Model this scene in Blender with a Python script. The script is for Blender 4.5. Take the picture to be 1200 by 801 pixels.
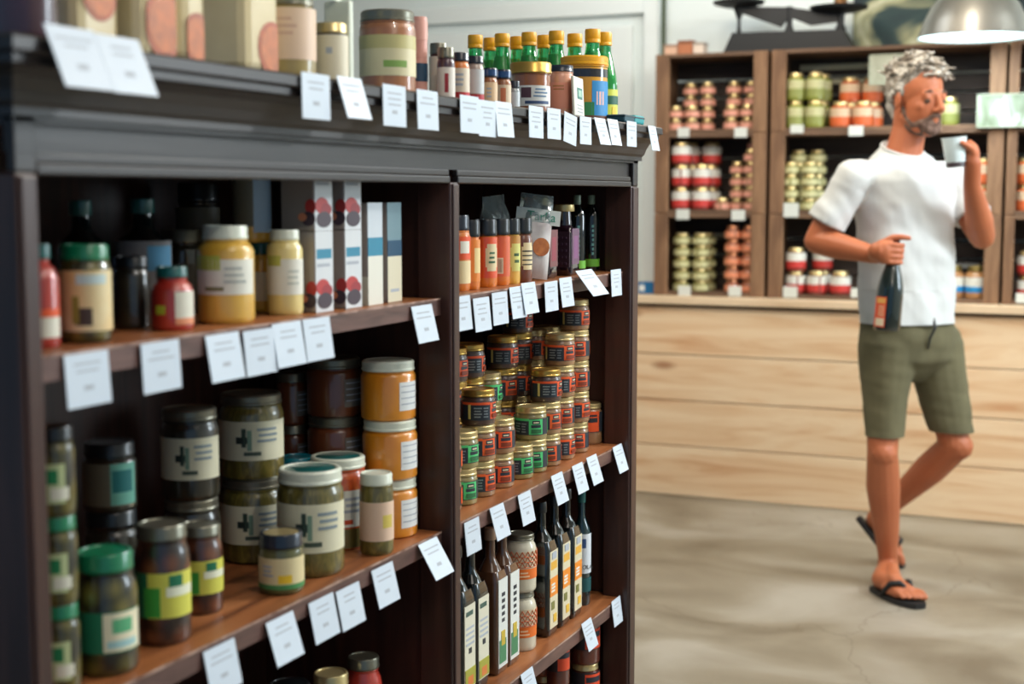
import bpy, bmesh, math, random
from mathutils import Vector, Matrix, noise
random.seed(7)
S = bpy.context.scene
for o in list(bpy.data.objects): bpy.data.objects.remove(o)
COL = S.collection
PI = math.pi
def lin(c): return tuple(((v/255)/12.92 if v/255 <= .04045 else ((v/255+.055)/1.055)**2.4) for v in c) + (1,)

# ------------------------------------------------------------ camera
FPX, HC, YAW = 1667.0, 1.33, math.radians(23.48)
PITCH = math.atan(169.5/FPX)
cam = bpy.data.cameras.new('camera'); co = bpy.data.objects.new('camera', cam); COL.objects.link(co)
co.location = (0, 0, HC); co.rotation_euler = (PI/2-PITCH, 0, YAW)
cam.sensor_width = 36; cam.lens = FPX/1200*36; cam.clip_start = .05
cam.dof.use_dof = True; cam.dof.focus_distance = 2.62; cam.dof.aperture_fstop = 3.4
S.camera = co
RV = Vector((math.cos(YAW), math.sin(YAW), 0)); FV = Vector((-math.sin(YAW), math.cos(YAW), 0)); UP = Vector((0, 0, 1))
CF = FV*math.cos(PITCH)-UP*math.sin(PITCH); CU = FV*math.sin(PITCH)+UP*math.cos(PITCH)
def ray(px, py): return CF+RV*((px-600)/FPX)-CU*((py-400.5)/FPX)
def on_x(px, py, X): d = ray(px, py); return Vector((0, 0, HC))+d*(X/d.x)
def on_y(px, py, Y): d = ray(px, py); return Vector((0, 0, HC))+d*(Y/d.y)
def on_z(px, py, Z): d = ray(px, py); return Vector((0, 0, HC))+d*((Z-HC)/d.z)
def at(px, py, D): d = ray(px, py); return Vector((0, 0, HC))+d*(D/d.dot(FV))   # D = distance ahead over the floor

# ------------------------------------------------------------ world, lights, exposure
w = bpy.data.worlds.new('world'); S.world = w; w.use_nodes = True
w.node_tree.nodes['Background'].inputs[0].default_value = (.42, .68, 1, 1); w.node_tree.nodes['Background'].inputs[1].default_value = .34
def area(name, loc, target, size, power, color, sy=None):
    l = bpy.data.lights.new(name, 'AREA'); l.energy = power; l.color = color; l.size = size
    if sy: l.shape = 'RECTANGLE'; l.size_y = sy
    o = bpy.data.objects.new(name, l); COL.objects.link(o); o.location = loc
    o.rotation_euler = (Vector(target)-Vector(loc)).to_track_quat('-Z', 'Y').to_euler(); return o
def point(name, loc, power, color, r):
    l = bpy.data.lights.new(name, 'POINT'); l.energy = power; l.color = color; l.shadow_soft_size = r
    o = bpy.data.objects.new(name, l); COL.objects.link(o); o.location = loc; return o
area('window_light', (3.2, 4.9, 1.9), (-.6, 3.6, 1.0), 1.2, 45, (.80, .92, 1), 1.1)
area('track_spot_light', (1.35, 4.35, 2.6), (-.9, 2.3, 1.0), .28, 55, (.88, .95, 1))
area('ceiling_panel_light', (.6, 3.6, 2.75), (.5, 4.2, 0), 1.6, 30, (1, .92, .82), 2.2)
area('front_fill_light', (1.0, .6, 2.7), (-.9, 1.7, .9), 1.1, 6, (1, .90, .80), 1.1)  # warm fill added from the camera side, no real panel there
point('ceiling_point_light', (.35, 2.6, 2.55), 19, (1, .93, .85), .035)
point('ceiling_point_light', (.35, 1.1, 2.55), 20, (1, .93, .85), .035)
point('ceiling_point_light', (-.6, 5.0, 2.6), 13, (1, .90, .78), .04)
area('wall_wash_light', (-1.9, 5.3, 2.8), (-1.5, 6.5, 2.1), .8, 6, (.92, .97, 1), .3)  # added only to brighten the back wall, no fixture there
point('ceiling_point_light', (.95, 5.35, 2.62), 26, (.86, .95, 1), .05)  # cool rim light added behind the man, not a real bulb
area('counter_wash_light', (-1.6, 4.3, 2.7), (-1.3, 6.1, .3), 1.0, 24, (1, .87, .70), .6)  # warm wash added to keep the counter front bright
S.view_settings.view_transform = 'Standard'; S.view_settings.look = 'None'
S.view_settings.exposure = .24; S.view_settings.gamma = 1; S.view_settings.use_curve_mapping = False

# ------------------------------------------------------------ materials
MC = {}
def mat(name, c, rough=.5, metal=0, coat=0, trans=0, spec=.5, emit=None, es=0, sss=0):
    if name in MC: return MC[name]
    m = bpy.data.materials.new(name); m.use_nodes = True; b = m.node_tree.nodes['Principled BSDF']; I = b.inputs
    I['Base Color'].default_value = lin(c); I['Roughness'].default_value = rough; I['Metallic'].default_value = metal
    I['Coat Weight'].default_value = coat; I['Coat Roughness'].default_value = .04; I['Transmission Weight'].default_value = trans
    I['Specular IOR Level'].default_value = spec
    if sss: I['Subsurface Weight'].default_value = sss; I['Subsurface Radius'].default_value = (.02, .008, .004); I['Subsurface Scale'].default_value = .5
    if emit: I['Emission Color'].default_value = lin(emit); I['Emission Strength'].default_value = es
    MC[name] = m; return m
def nmat(name, stops, scale=(1, 1, 1), nscale=5, detail=4, rough=.5, kind='noise', bump=0, coat=0, dist=0, metal=0, spec=.5, bscale=None, sss=0, trans=0):
    """principled material whose colour comes from a noise or voronoi through a ramp"""
    if name in MC: return MC[name]
    m = mat(name, stops[0][1], rough, metal, coat, trans, spec, sss=sss); nt = m.node_tree; N = nt.nodes; L = nt.links; b = N['Principled BSDF']
    tc = N.new('ShaderNodeTexCoord'); mp = N.new('ShaderNodeMapping'); mp.inputs['Scale'].default_value = scale
    L.new(tc.outputs['Object'], mp.inputs['Vector'])
    if kind == 'noise':
        t = N.new('ShaderNodeTexNoise'); t.inputs['Scale'].default_value = nscale; t.inputs['Detail'].default_value = detail; t.inputs['Distortion'].default_value = dist; out = t.outputs['Fac']
    else:
        t = N.new('ShaderNodeTexVoronoi'); t.inputs['Scale'].default_value = nscale; out = t.outputs['Distance'] if kind == 'voronoi' else t.outputs['Color']
    L.new(mp.outputs[0], t.inputs['Vector'])
    r = N.new('ShaderNodeValToRGB'); e = r.color_ramp.elements
    while len(e) < len(stops): e.new(.5)
    for k, (p, c) in enumerate(stops): e[k].position = p; e[k].color = lin(c)
    L.new(out, r.inputs[0]); L.new(r.outputs[0], b.inputs['Base Color'])
    if bump:
        bp = N.new('ShaderNodeBump'); bp.inputs['Strength'].default_value = bump; bp.inputs['Distance'].default_value = .004
        L.new(out, bp.inputs['Height']); L.new(bp.outputs[0], b.inputs['Normal'])
    return m
M_wall = nmat('wall_paint', [(.3, (222, 231, 230)), (.7, (230, 238, 236))], nscale=1.2, rough=.75)
M_trim = mat('white_trim_paint', (232, 239, 238), .45)
M_ceil = mat('ceiling_paint', (212, 208, 198), .9)
M_cab = nmat('dark_walnut', [(.25, (40, 23, 20)), (.55, (62, 37, 31)), (.8, (86, 54, 43))], scale=(14, 1.2, 14), nscale=3, detail=6, rough=.34, bump=.12, dist=.6)
M_cabv = nmat('dark_walnut_upright', [(.25, (40, 23, 20)), (.6, (66, 40, 33)), (.85, (86, 54, 43))], scale=(14, 14, 1.1), nscale=3, detail=6, rough=.36, bump=.12, dist=.6)
M_cor = nmat('painted_cornice', [(.3, (24, 20, 20)), (.7, (38, 32, 31))], scale=(20, 1, 20), nscale=3, rough=.42, bump=.1)
M_shelf = nmat('worn_shelf_board', [(.25, (104, 60, 34)), (.5, (154, 94, 54)), (.8, (184, 122, 76))], scale=(9, 1.2, 9), nscale=3.5, detail=6, rough=.4, bump=.12, dist=.8)
M_edge = nmat('shelf_edge_wood', [(.3, (70, 48, 44)), (.6, (100, 72, 66)), (.85, (126, 94, 84))], scale=(12, 2, 12), nscale=4, detail=6, rough=.4, bump=.15, dist=.6)
M_litedge = nmat('painted_lit_edge', [(.35, (112, 76, 62)), (.6, (176, 146, 132))], scale=(1, 6, 1), nscale=5, rough=.4)  # highlight along the shelf front edges, painted as a lighter strip
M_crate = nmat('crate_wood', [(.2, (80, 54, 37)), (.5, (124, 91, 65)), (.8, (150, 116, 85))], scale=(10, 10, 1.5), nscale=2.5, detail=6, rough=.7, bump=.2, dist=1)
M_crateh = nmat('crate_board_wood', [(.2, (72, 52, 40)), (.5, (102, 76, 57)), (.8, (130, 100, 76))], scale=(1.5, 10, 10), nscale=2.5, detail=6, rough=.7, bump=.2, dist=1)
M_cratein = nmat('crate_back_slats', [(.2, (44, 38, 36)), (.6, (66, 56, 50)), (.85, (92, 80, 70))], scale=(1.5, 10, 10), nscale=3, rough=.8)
M_gaplight = mat('slat_gap_light', (186, 186, 160), .7)
M_ink = mat('grey_print', (168, 176, 186), .8)
M_inkd = mat('dark_print', (50, 52, 56), .7)
M_tag = mat('tag_card', (198, 211, 224), .4)
M_gold = mat('gold_lid', (196, 160, 84), .30, .85)
M_goldp = mat('pale_gold_lid', (206, 186, 134), .34, .75)
M_silver = mat('silver_lid', (124, 122, 108), .34, .75)
M_green = mat('green_lid', (10, 118, 78), .3, 0, .6)
M_teal = mat('teal_lid', (14, 88, 86), .35, 0, .5)
M_white = mat('white_lid', (214, 220, 204), .35, 0, .4)
M_black = mat('black_cap', (18, 24, 28), .35, 0, .3)
M_navy = mat('navy_lid', (20, 30, 46), .3, 0, .4)
M_yellow = mat('yellow_cap', (232, 168, 22), .4)
M_steel = mat('brushed_steel', (150, 148, 142), .34, .9)
M_iron = mat('black_iron', (28, 30, 32), .5, .3)
C_olive = nmat('green_olives', [(.0, (120, 108, 44)), (.35, (84, 78, 28)), (.7, (30, 30, 14))], nscale=42, kind='voronoi', rough=.35, coat=1)
C_brown = nmat('brown_olives', [(.0, (130, 78, 48)), (.35, (88, 46, 26)), (.7, (34, 18, 12))], nscale=42, kind='voronoi', rough=.35, coat=1)
C_pick = nmat('pickled_beans', [(.2, (48, 44, 20)), (.5, (96, 88, 36)), (.8, (142, 124, 58))], scale=(1, 1, .3), nscale=70, rough=.35, coat=1, dist=2)
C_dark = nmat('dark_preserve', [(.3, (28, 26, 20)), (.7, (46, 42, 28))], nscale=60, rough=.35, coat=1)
C_amber = nmat('orange_honey', [(.3, (206, 124, 20)), (.7, (224, 146, 36))], nscale=14, rough=.4, coat=1)
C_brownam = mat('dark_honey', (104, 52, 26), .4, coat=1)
C_mustard = nmat('yellow_mustard', [(.3, (206, 158, 48)), (.7, (226, 184, 84))], nscale=16, rough=.4, coat=1)
C_cream = mat('pale_yellow_sauce', (226, 206, 132), .4, coat=1)
C_red = nmat('red_sauce', [(.3, (150, 34, 26)), (.7, (190, 58, 40))], nscale=20, rough=.4, coat=1)
C_peper = nmat('red_pepper_strips', [(.2, (120, 46, 16)), (.5, (186, 74, 26)), (.8, (206, 118, 48))], scale=(1, 1, .4), nscale=60, rough=.35, coat=1, dist=2)
C_pate = nmat('pate_brown', [(.3, (126, 92, 60)), (.7, (160, 122, 84))], nscale=30, rough=.4, coat=1)
C_dkpate = mat('pate_dark', (74, 50, 38), .4, coat=1)
C_pink = nmat('pink_spread', [(.3, (206, 140, 110)), (.7, (224, 166, 136))], nscale=40, rough=.4, coat=1)
C_amb2 = mat('brown_syrup', (150, 88, 44), .3, coat=1)
C_plum = mat('plum_jam', (62, 24, 40), .35, coat=1)
C_coco = mat('white_coconut_cream', (206, 200, 178), .4, coat=1)
C_orange = mat('orange_spice', (214, 118, 30), .4, coat=1)
C_dkbot = mat('black_green_glass', (12, 18, 18), .08, 0, 1)
C_brbot = mat('brown_bottle_glass', (82, 52, 34), .12, 0, 1)
C_purp = mat('dark_purple_glass', (30, 16, 26), .1, 0, 1)
GREENG = mat('green_glass', (60, 210, 130), .05, 0, .5, trans=.85)
JUICE = mat('lemon_juice', (196, 214, 90), .3, 0, 0, trans=.3)
CLEAR = mat('clear_glass', (235, 245, 245), .03, trans=.96)
PLASTIC = mat('clear_plastic_film', (200, 216, 218), .14, trans=.8)
def K(c, rough=.5, coat=0):
    return mat('print_%02x%02x%02x' % tuple(c) + ('g' if coat else ''), c, rough, coat=coat)

# ------------------------------------------------------------ mesh builder
class MB:
    def __init__(s): s.v = []; s.f = []; s.m = []; s.sm = []; s.mats = []
    def mi(s, m):
        if m not in s.mats: s.mats.append(m)
        return s.mats.index(m)
    def add(s, vs, fs, m, smooth=False):
        o = len(s.v); s.v += [tuple(v) for v in vs]; k = s.mi(m)
        for f in fs: s.f.append([i+o for i in f]); s.m.append(k); s.sm.append(smooth)
    def box(s, lo, hi, m, bev=0, M=None):
        x0, y0, z0 = lo; x1, y1, z1 = hi
        if bev <= 0:
            vs = [Vector(p) for p in ((x0,y0,z0),(x1,y0,z0),(x1,y1,z0),(x0,y1,z0),(x0,y0,z1),(x1,y0,z1),(x1,y1,z1),(x0,y1,z1))]
            fs = [(0,3,2,1),(4,5,6,7),(0,1,5,4),(1,2,6,5),(2,3,7,6),(3,0,4,7)]
        else:
            bm = bmesh.new(); bmesh.ops.create_cube(bm, size=1)
            for v in bm.verts: v.co = Vector((x0+(v.co.x+.5)*(x1-x0), y0+(v.co.y+.5)*(y1-y0), z0+(v.co.z+.5)*(z1-z0)))
            bmesh.ops.bevel(bm, geom=bm.edges[:], offset=bev, segments=2, affect='EDGES', profile=.5)
            vs = [v.co.copy() for v in bm.verts]; fs = [[v.index for v in f.verts] for f in bm.faces]; bm.free()
        if M is not None: vs = [M @ v for v in vs]
        s.add(vs, fs, m)
    def lathe(s, prof, m, seg=28, c=(0, 0, 0), M=None, sq=0):
        """prof: list of (r, z); closes at r == 0; sq > 0 squares the section off"""
        vs = []; fs = []
        for r, z in prof:
            for k in range(seg):
                a = 2*PI*(k+.5)/seg; ca, sa = math.cos(a), math.sin(a)
                q = 1
                if sq: q = 1/((abs(ca)**sq+abs(sa)**sq)**(1/sq))
                vs.append(Vector((c[0]+r*ca*q, c[1]+r*sa*q, c[2]+z)))
        for i in range(len(prof)-1):
            for k in range(seg):
                a, b = i*seg+k, i*seg+(k+1) % seg; fs.append((a, b, b+seg, a+seg))
        n = len(prof)
        if prof[0][0] > 1e-6: fs.append(tuple(reversed(range(seg))))
        if prof[-1][0] > 1e-6: fs.append(tuple((n-1)*seg+k for k in range(seg)))
        if M is not None: vs = [M @ v for v in vs]
        s.add(vs, fs, m, True)
    def arc(s, r, a0, a1, z0, z1, m, t=.0005, seg=None):
        """a curved sticker with thickness, angles in degrees, 0 = +x"""
        seg = seg or max(2, int(abs(a1-a0)/9)); vs = []; fs = []
        for rr in (r, r+t):
            for k in range(seg+1):
                a = math.radians(a0+(a1-a0)*k/seg)
                for z in (z0, z1): vs.append((rr*math.cos(a), rr*math.sin(a), z))
        n = (seg+1)*2
        for k in range(seg):
            fs.append((n+k*2, n+k*2+2, n+k*2+3, n+k*2+1)); fs.append((k*2, k*2+1, k*2+3, k*2+2))
            fs.append((k*2+1, n+k*2+1, n+k*2+3, k*2+3)); fs.append((k*2, k*2+2, n+k*2+2, n+k*2))
        fs.append((0, n, n+1, 1)); fs.append((seg*2, seg*2+1, n+seg*2+1, n+seg*2))
        s.add(vs, fs, m, True)
    def tube(s, pts, rad, m, seg=10):
        pts = [Vector(p) for p in pts]; n = len(pts)
        rads = rad if isinstance(rad, (list, tuple)) else [rad]*n
        vs = []; fs = []
        for i, p in enumerate(pts):
            d = (pts[min(i+1, n-1)]-pts[max(i-1, 0)]).normalized()
            a = d.cross(Vector((0, 0, 1)) if abs(d.z) < .9 else Vector((1, 0, 0))).normalized(); b = d.cross(a)
            for k in range(seg):
                t = 2*PI*k/seg; vs.append(p+(a*math.cos(t)+b*math.sin(t))*rads[i])
        for i in range(n-1):
            for k in range(seg):
                a, b = i*seg+k, i*seg+(k+1) % seg; fs.append((a, a+seg, b+seg, b))
        fs.append(tuple(range(seg))); fs.append(tuple(reversed([(n-1)*seg+k for k in range(seg)])))
        s.add(vs, fs, m, True)
    def prism(s, poly, y0, y1, m, axis='y'):
        """polygon in the other two axes, pushed along axis"""
        n = len(poly); vs = []
        for t in (y0, y1):
            for a, b in poly:
                vs.append({'y': (a, t, b), 'x': (t, a, b), 'z': (a, b, t)}[axis])
        fs = [tuple(range(n)), tuple(reversed(range(n, 2*n)))]
        for k in range(n): fs.append((k, n+k, n+(k+1) % n, (k+1) % n))
        s.add(vs, fs, m)
    def ball(s, c, r, m, sub=2, M=None):
        bm = bmesh.new(); bmesh.ops.create_icosphere(bm, subdivisions=sub, radius=1)
        r = r if isinstance(r, (tuple, list)) else (r, r, r); vs = []
        for v in bm.verts:
            p = Vector((v.co.x*r[0], v.co.y*r[1], v.co.z*r[2]))
            if M is not None: p = M @ p
            vs.append(p+Vector(c))
        fs = [[v.index for v in f.verts] for f in bm.faces]; bm.free(); s.add(vs, fs, m, True)
    def build(s, name, parent=None, kind=None, label=None, loc=None, fix=True):
        me = bpy.data.meshes.new(name); me.from_pydata(s.v, [], s.f)
        for m in s.mats: me.materials.append(m)
        for p, k, q in zip(me.polygons, s.m, s.sm): p.material_index = k; p.use_smooth = q
        if fix:
            bm = bmesh.new(); bm.from_mesh(me); bmesh.ops.recalc_face_normals(bm, faces=bm.faces[:]); bm.to_mesh(me); bm.free()
        if any(s.sm):
            try: me.set_sharp_from_angle(angle=math.radians(38))
            except Exception: pass
        o = bpy.data.objects.new(name, me); COL.objects.link(o)
        if parent: o.parent = parent
        if kind: o['kind'] = kind
        if label: o['label'] = label
        if loc: o.location = loc
        return o
def tag(o, label, cat, group=None):
    o['label'] = label; o['category'] = cat
    if group: o['group'] = group
    return o
def thing(name, label, cat, loc=(0, 0, 0), rz=0, group=None):
    o = bpy.data.objects.new(name, None); COL.objects.link(o); o.empty_display_size = .02
    o.location = loc; o.rotation_euler = (0, 0, rz); return tag(o, label, cat, group)
def dup(root, loc, rz=0, label=None, group=None):
    r = root.copy(); COL.objects.link(r); r.location = loc; r.rotation_euler = (0, 0, rz)
    if label: r['label'] = label
    if group: r['group'] = group
    for ch in list(root.children):
        c = ch.copy(); COL.objects.link(c); c.parent = r
        for g in list(ch.children):
            d = g.copy(); COL.objects.link(d); d.parent = c
    return r
def text_mesh(body, size, m, name, parent, M, ext=.0002, align='CENTER'):
    cu = bpy.data.curves.new(name, 'FONT'); cu.body = body; cu.size = size; cu.extrude = ext; cu.align_x = align; cu.align_y = 'CENTER'
    t = bpy.data.objects.new(name+'_c', cu); COL.objects.link(t); bpy.context.view_layer.update()
    me = bpy.data.meshes.new_from_object(t.evaluated_get(bpy.context.evaluated_depsgraph_get())); bpy.data.objects.remove(t)
    me.transform(M); me.materials.clear(); me.materials.append(m); me.name = name
    o = bpy.data.objects.new(name, me); COL.objects.link(o); o.parent = parent; return o

# ------------------------------------------------------------ room shell
XL, XR, YB, YF, ZC = -6.5, 3.6, 6.52, -1.2, 2.9
def floor_mat():
    m = mat('polished_concrete', (170, 160, 142), .38); nt = m.node_tree; N = nt.nodes; L = nt.links; b = N['Principled BSDF']
    tc = N.new('ShaderNodeTexCoord')
    n1 = N.new('ShaderNodeTexNoise'); n1.inputs['Scale'].default_value = 1.5; n1.inputs['Detail'].default_value = 7; n1.inputs['Distortion'].default_value = .7
    mp = N.new('ShaderNodeMapping'); mp.inputs['Scale'].default_value = (1, 1.4, 1); L.new(tc.outputs['Object'], mp.inputs[0]); L.new(mp.outputs[0], n1.inputs['Vector'])
    r = N.new('ShaderNodeValToRGB'); e = r.color_ramp.elements; e.new(.5)
    for k, (p, c) in enumerate([(.32, (104, 94, 78)), (.5, (138, 129, 112)), (.66, (164, 157, 144))]): e[k].position = p; e[k].color = lin(c)
    L.new(n1.outputs['Fac'], r.inputs[0])
    v = N.new('ShaderNodeTexVoronoi'); v.feature = 'DISTANCE_TO_EDGE'; v.inputs['Scale'].default_value = .8
    nd = N.new('ShaderNodeTexNoise'); nd.inputs['Scale'].default_value = 3; nd.inputs['Detail'].default_value = 5
    mx = N.new('ShaderNodeMixRGB'); mx.blend_type = 'ADD'; mx.inputs[0].default_value = .55
    L.new(tc.outputs['Object'], nd.inputs['Vector']); L.new(tc.outputs['Object'], mx.inputs[1]); L.new(nd.outputs['Color'], mx.inputs[2]); L.new(mx.outputs[0], v.inputs['Vector'])
    cr = N.new('ShaderNodeMapRange'); cr.inputs[1].default_value = 0; cr.inputs[2].default_value = .006; cr.inputs[3].default_value = .45; cr.inputs[4].default_value = 0
    L.new(v.outputs['Distance'], cr.inputs[0])
    m2 = N.new('ShaderNodeMixRGB'); m2.inputs[2].default_value = lin((96, 84, 66)); L.new(cr.outputs[0], m2.inputs[0]); L.new(r.outputs[0], m2.inputs[1]); L.new(m2.outputs[0], b.inputs['Base Color'])
    rr = N.new('ShaderNodeMapRange'); rr.inputs[3].default_value = .3; rr.inputs[4].default_value = .5; L.new(n1.outputs['Fac'], rr.inputs[0]); L.new(rr.outputs[0], b.inputs['Roughness'])
    return m
def slab(name, lo, hi, m):
    q = MB(); q.box(lo, hi, m); return q.build(name, kind='structure')
slab('floor', (XL-.1, YF, -.1), (XR+.1, YB+.1, 0), floor_mat())
slab('ceiling', (XL-.1, YF, ZC), (XR+.1, YB+.1, ZC+.1), M_ceil)
slab('wall_back', (XL-.1, YB, 0), (XR+.1, YB+.1, ZC), M_wall)
slab('wall_left', (XL-.1, YF, 0), (XL, YB, ZC), M_wall)
q = MB()   # right wall with a window opening
q.box((XR, YF, 0), (XR+.1, 3.9, ZC), M_wall); q.box((XR, 5.9, 0), (XR+.1, YB, ZC), M_wall)
q.box((XR, 3.9, 0), (XR+.1, 5.9, 1.1), M_wall); q.box((XR, 3.9, 2.6), (XR+.1, 5.9, ZC), M_wall); q.build('wall_right', kind='structure')
q = MB()
for y in (3.9, 4.87, 5.84): q.box((XR+.01, y, 1.1), (XR+.08, y+.06, 2.6), M_trim)
for z in (1.1, 2.54): q.box((XR+.012, 3.9, z), (XR+.078, 5.9, z+.06), M_trim)
q.build('window_1', kind='structure')
# white panelled door and frame in the back wall, pipe beside it
d = thing('door_1', '', ''); del d['label']; del d['category']; d['kind'] = 'structure'
xa, xb = on_y(500, 100, YB).x, on_y(743, 100, YB).x; zt = on_y(740, 30, YB).z
q = MB(); q.box((xa, YB-.035, .0), (xb, YB-.002, zt), M_trim, .006); q.build('door_leaf', d)
q = MB()
x0, x1 = xb-.20, xb-.09
def frame_panel(xa_, xb_, za, zb):
    for (u0, v0, u1, v1) in ((xa_, za, xb_, za+.02), (xa_, zb-.02, xb_, zb), (xa_, za, xa_+.02, zb), (xb_-.02, za, xb_, zb)):
        q.box((u0, YB-.05, v0), (u1, YB-.034, v1), M_trim, .004)
frame_panel(xa+.12, xb-.14, 1.15, zt-.14); frame_panel(xa+.12, xb-.14, .2, 1.0)
q.build('door_moulding', d)
q = MB(); q.lathe([(0, 0), (.012, 0), (.012, .04), (.026, .05), (.028, .07), (.018, .085), (0, .088)], M_steel, M=Matrix.Translation((xb-.06, YB-.03, 1.02)) @ Matrix.Rotation(PI/2, 4, 'X')); q.build('door_handle', d)
q = MB(); q.box((on_y(757, 100, YB).x, YB-.045, 0), (on_y(774, 100, YB).x, YB-.001, ZC), M_trim, .006)
q.box((xa-.1, YB-.045, zt+.05), (on_y(757, 100, YB).x, YB-.001, zt+.13), M_trim, .006); q.build('trim_1', kind='structure')
q = MB(); xp = on_y(777.5, 40, YB-.06).x; q.tube([(xp, YB-.06, 1.0), (xp, YB-.06, ZC)], .011, mat('olive_pipe', (72, 84, 62), .5)); q.build('trim_2', kind='structure')
q = MB(); q.box((XL, YB-.015, 0), (on_y(757, 100, YB).x-.02, YB-.001, .1), M_trim, .003); q.build('baseboard_back', kind='structure')

# ------------------------------------------------------------ the walnut display cabinet
XF, XBK = -.95, -1.30
Y0, YD0, YD1, Y1 = 1.032, 1.953, 1.981, 2.848
ZS = [1.176, .812, .483, .150]
def cabinet():
    t = thing('display_cabinet', 'long dark walnut open shelf cabinet with moulded top, full of jars and bottles', 'cabinet', (XF, Y0, 0))
    O = Vector((XF, Y0, 0))
    def B(q, x0, x1, y0, y1, z0, z1, m, bev=.002): q.box((x0-O.x, y0-O.y, z0), (x1-O.x, y1-O.y, z1), m, bev)
    for (a, b) in ((Y0, Y0+.030), (YD0, YD1), (Y1-.042, Y1)):
        q = MB(); B(q, XF-.058, XF, a, b, .06, 1.353, M_cabv, .003)
        B(q, XF-.001, XF+.0035, a+.004, b-.004, .09, 1.35, M_cabv, .002); q.build('front_post', t)
    for (a, b) in ((Y0, Y0+.016), (YD0+.008, YD1-.008), (Y1-.016, Y1)):
        q = MB(); B(q, XBK, XF-.058, a, b, .06, 1.40, M_cabv, 0); q.build('side_panel', t)
    q = MB(); B(q, XBK-.012, XBK, Y0, Y1, .06, 1.40, M_cabv, 0); q.build('back_panel', t)
    for (a, b) in ((Y0+.03, YD0), (YD1, Y1-.042)):
        q = MB(); B(q, XF-.012, XF, a, b, 1.351, 1.362, M_cor, .002); B(q, XF-.012, XF-.002, a, b, 1.362, 1.372, M_cor, .002); q.build('top_rail', t)
    q = MB(); B(q, XBK, XF-.012, Y0, Y1, 1.398, 1.40, M_cab, 0); B(q, XF-.012, XF-.009, Y0, Y1, 1.372, 1.41, M_cor, 0)
    B(q, XF-.009, XF, Y0, Y0+.03, 1.353, 1.41, M_cor, .002); B(q, XF-.009, XF, Y1-.03, Y1, 1.353, 1.41, M_cor, .002)
    q.build('frieze', t)
    # cornice, one profile swept round the front and both ends
    prof = [(0, 1.405), (.006, 1.405), (.006, 1.413), (.010, 1.418), (.013, 1.428), (.019, 1.440), (.028, 1.448), (.034, 1.450), (.034, 1.458), (.040, 1.461), (.040, 1.472), (.037, 1.475), (-.02, 1.475)]
    q = MB(); vs = []; fs = []
    for p, z in prof: vs += [(XBK-O.x, Y0-p-O.y, z), (XF+p-O.x, Y0-p-O.y, z), (XF+p-O.x, Y1+p-O.y, z), (XBK-O.x, Y1+p-O.y, z)]
    for i in range(len(prof)-1):
        for k in range(3): a = i*4+k; fs.append((a, a+1, a+5, a+4))
    q.add(vs, fs, M_cor); q.build('cornice', t, fix=True)
    q = MB(); B(q, XBK-.012, XF+.0, Y0, Y1, 1.4, 1.4745, M_cor, 0); q.build('top_board', t)
    for (a, b) in ((Y0+.018, YD0-.001), (YD1+.001, Y1-.018)):
        for k, z in enumerate(ZS):
            q = MB(); B(q, XBK+.001, XF-.0195, a, b, z-.026, z, M_shelf, 0); B(q, XF-.0195, XF-.0175, a+.014, b-.026 if a > 1.9 else b, z-.026, z+.0002, M_edge, 0); B(q, XF-.0182, XF-.0168, a+.014, b-.026 if a > 1.9 else b, z-.0022, z+.0006, M_litedge, 0)
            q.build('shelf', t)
    q = MB(); B(q, XBK, XF+.012, Y0-.006, Y1+.012, 0, .075, M_cab, .004); q.build('plinth', t)
    return t
cabinet()

# ------------------------------------------------------------ jars and bottles: shared builders
def lid_mb(R, z0, h, m, top=None, rim=True):
    q = MB(); q.lathe([(R*.97, z0), (R, z0+h*.06), (R, z0+h*.22), (R*.975, z0+h*.3), (R*.985, z0+h*.85), (R*.93, z0+h), (R*.84, z0+h), (R*.82, z0+h*.93), (0, z0+h*.93)], m, 30)
    if top: q.lathe([(R*.80, z0+h*.935), (R*.78, z0+h*.97), (0, z0+h*.97)], top, 24)
    return q
def jar(name, label, cat, loc, R, H, body, lid, patches=(), lf=.16, lr=.94, neck=.86, sh=None, rz=0, group=None, lidtop=None, band=None, base=True):
    """a glass jar: glass with its contents, lid, wrapped paper label"""
    t = thing(name, label, cat, loc, math.radians(rz), group)
    zl = H*(1-lf); sh = zl-H*.1 if sh is None else H*sh
    q = MB(); q.lathe([(0, .0015), (R*.7, .0005), (R*.9, 0), (R*.985, H*.02+.001), (R, H*.05+.002), (R, sh), (R*(neck*.35+.65), sh+(zl-sh)*.45), (R*neck, sh+(zl-sh)*.8), (R*neck, zl+H*.02), (0, zl+H*.02)], body, 32)
    q.lathe([(R*neck*1.0, zl-H*.03), (R*neck*1.05, zl-H*.02), (R*neck*1.05, zl-H*.008), (R*neck, zl)], body, 32)
    q.build('glass_jar', t)
    lid_mb(R*lr, zl, H*lf, lid, lidtop).build('lid', t)
    if patches:
        q = MB()
        for k, (a0, a1, f0, f1, m) in enumerate(patches): q.arc(R+.0002+.00012*k, a0, a1, H*f0, H*f1, m, .0003)
        q.build('paper_label', t)
    if band: q = MB(); q.arc(R*lr+.0002, -179, 179, zl+H*lf*.15, zl+H*lf*.8, band, .0003); q.build('seal_band', t)
    return t
def lines(a0, a1, f0, f1, n, m=None, k=.45, seed=0):
    rn = random.Random(seed); out = []; m = m or M_ink
    for i in range(n):
        z = f1-(i+.5)*(f1-f0)/n; h = (f1-f0)/n*k/2; s = (a1-a0)*rn.uniform(0, .15); e = (a1-a0)*rn.uniform(0, .25)
        out.append((a0+s, a1-e, z-h, z+h, m))
    return out
def slope(px, py):
    d = ray(px, py); return -d.x/d.y
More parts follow.
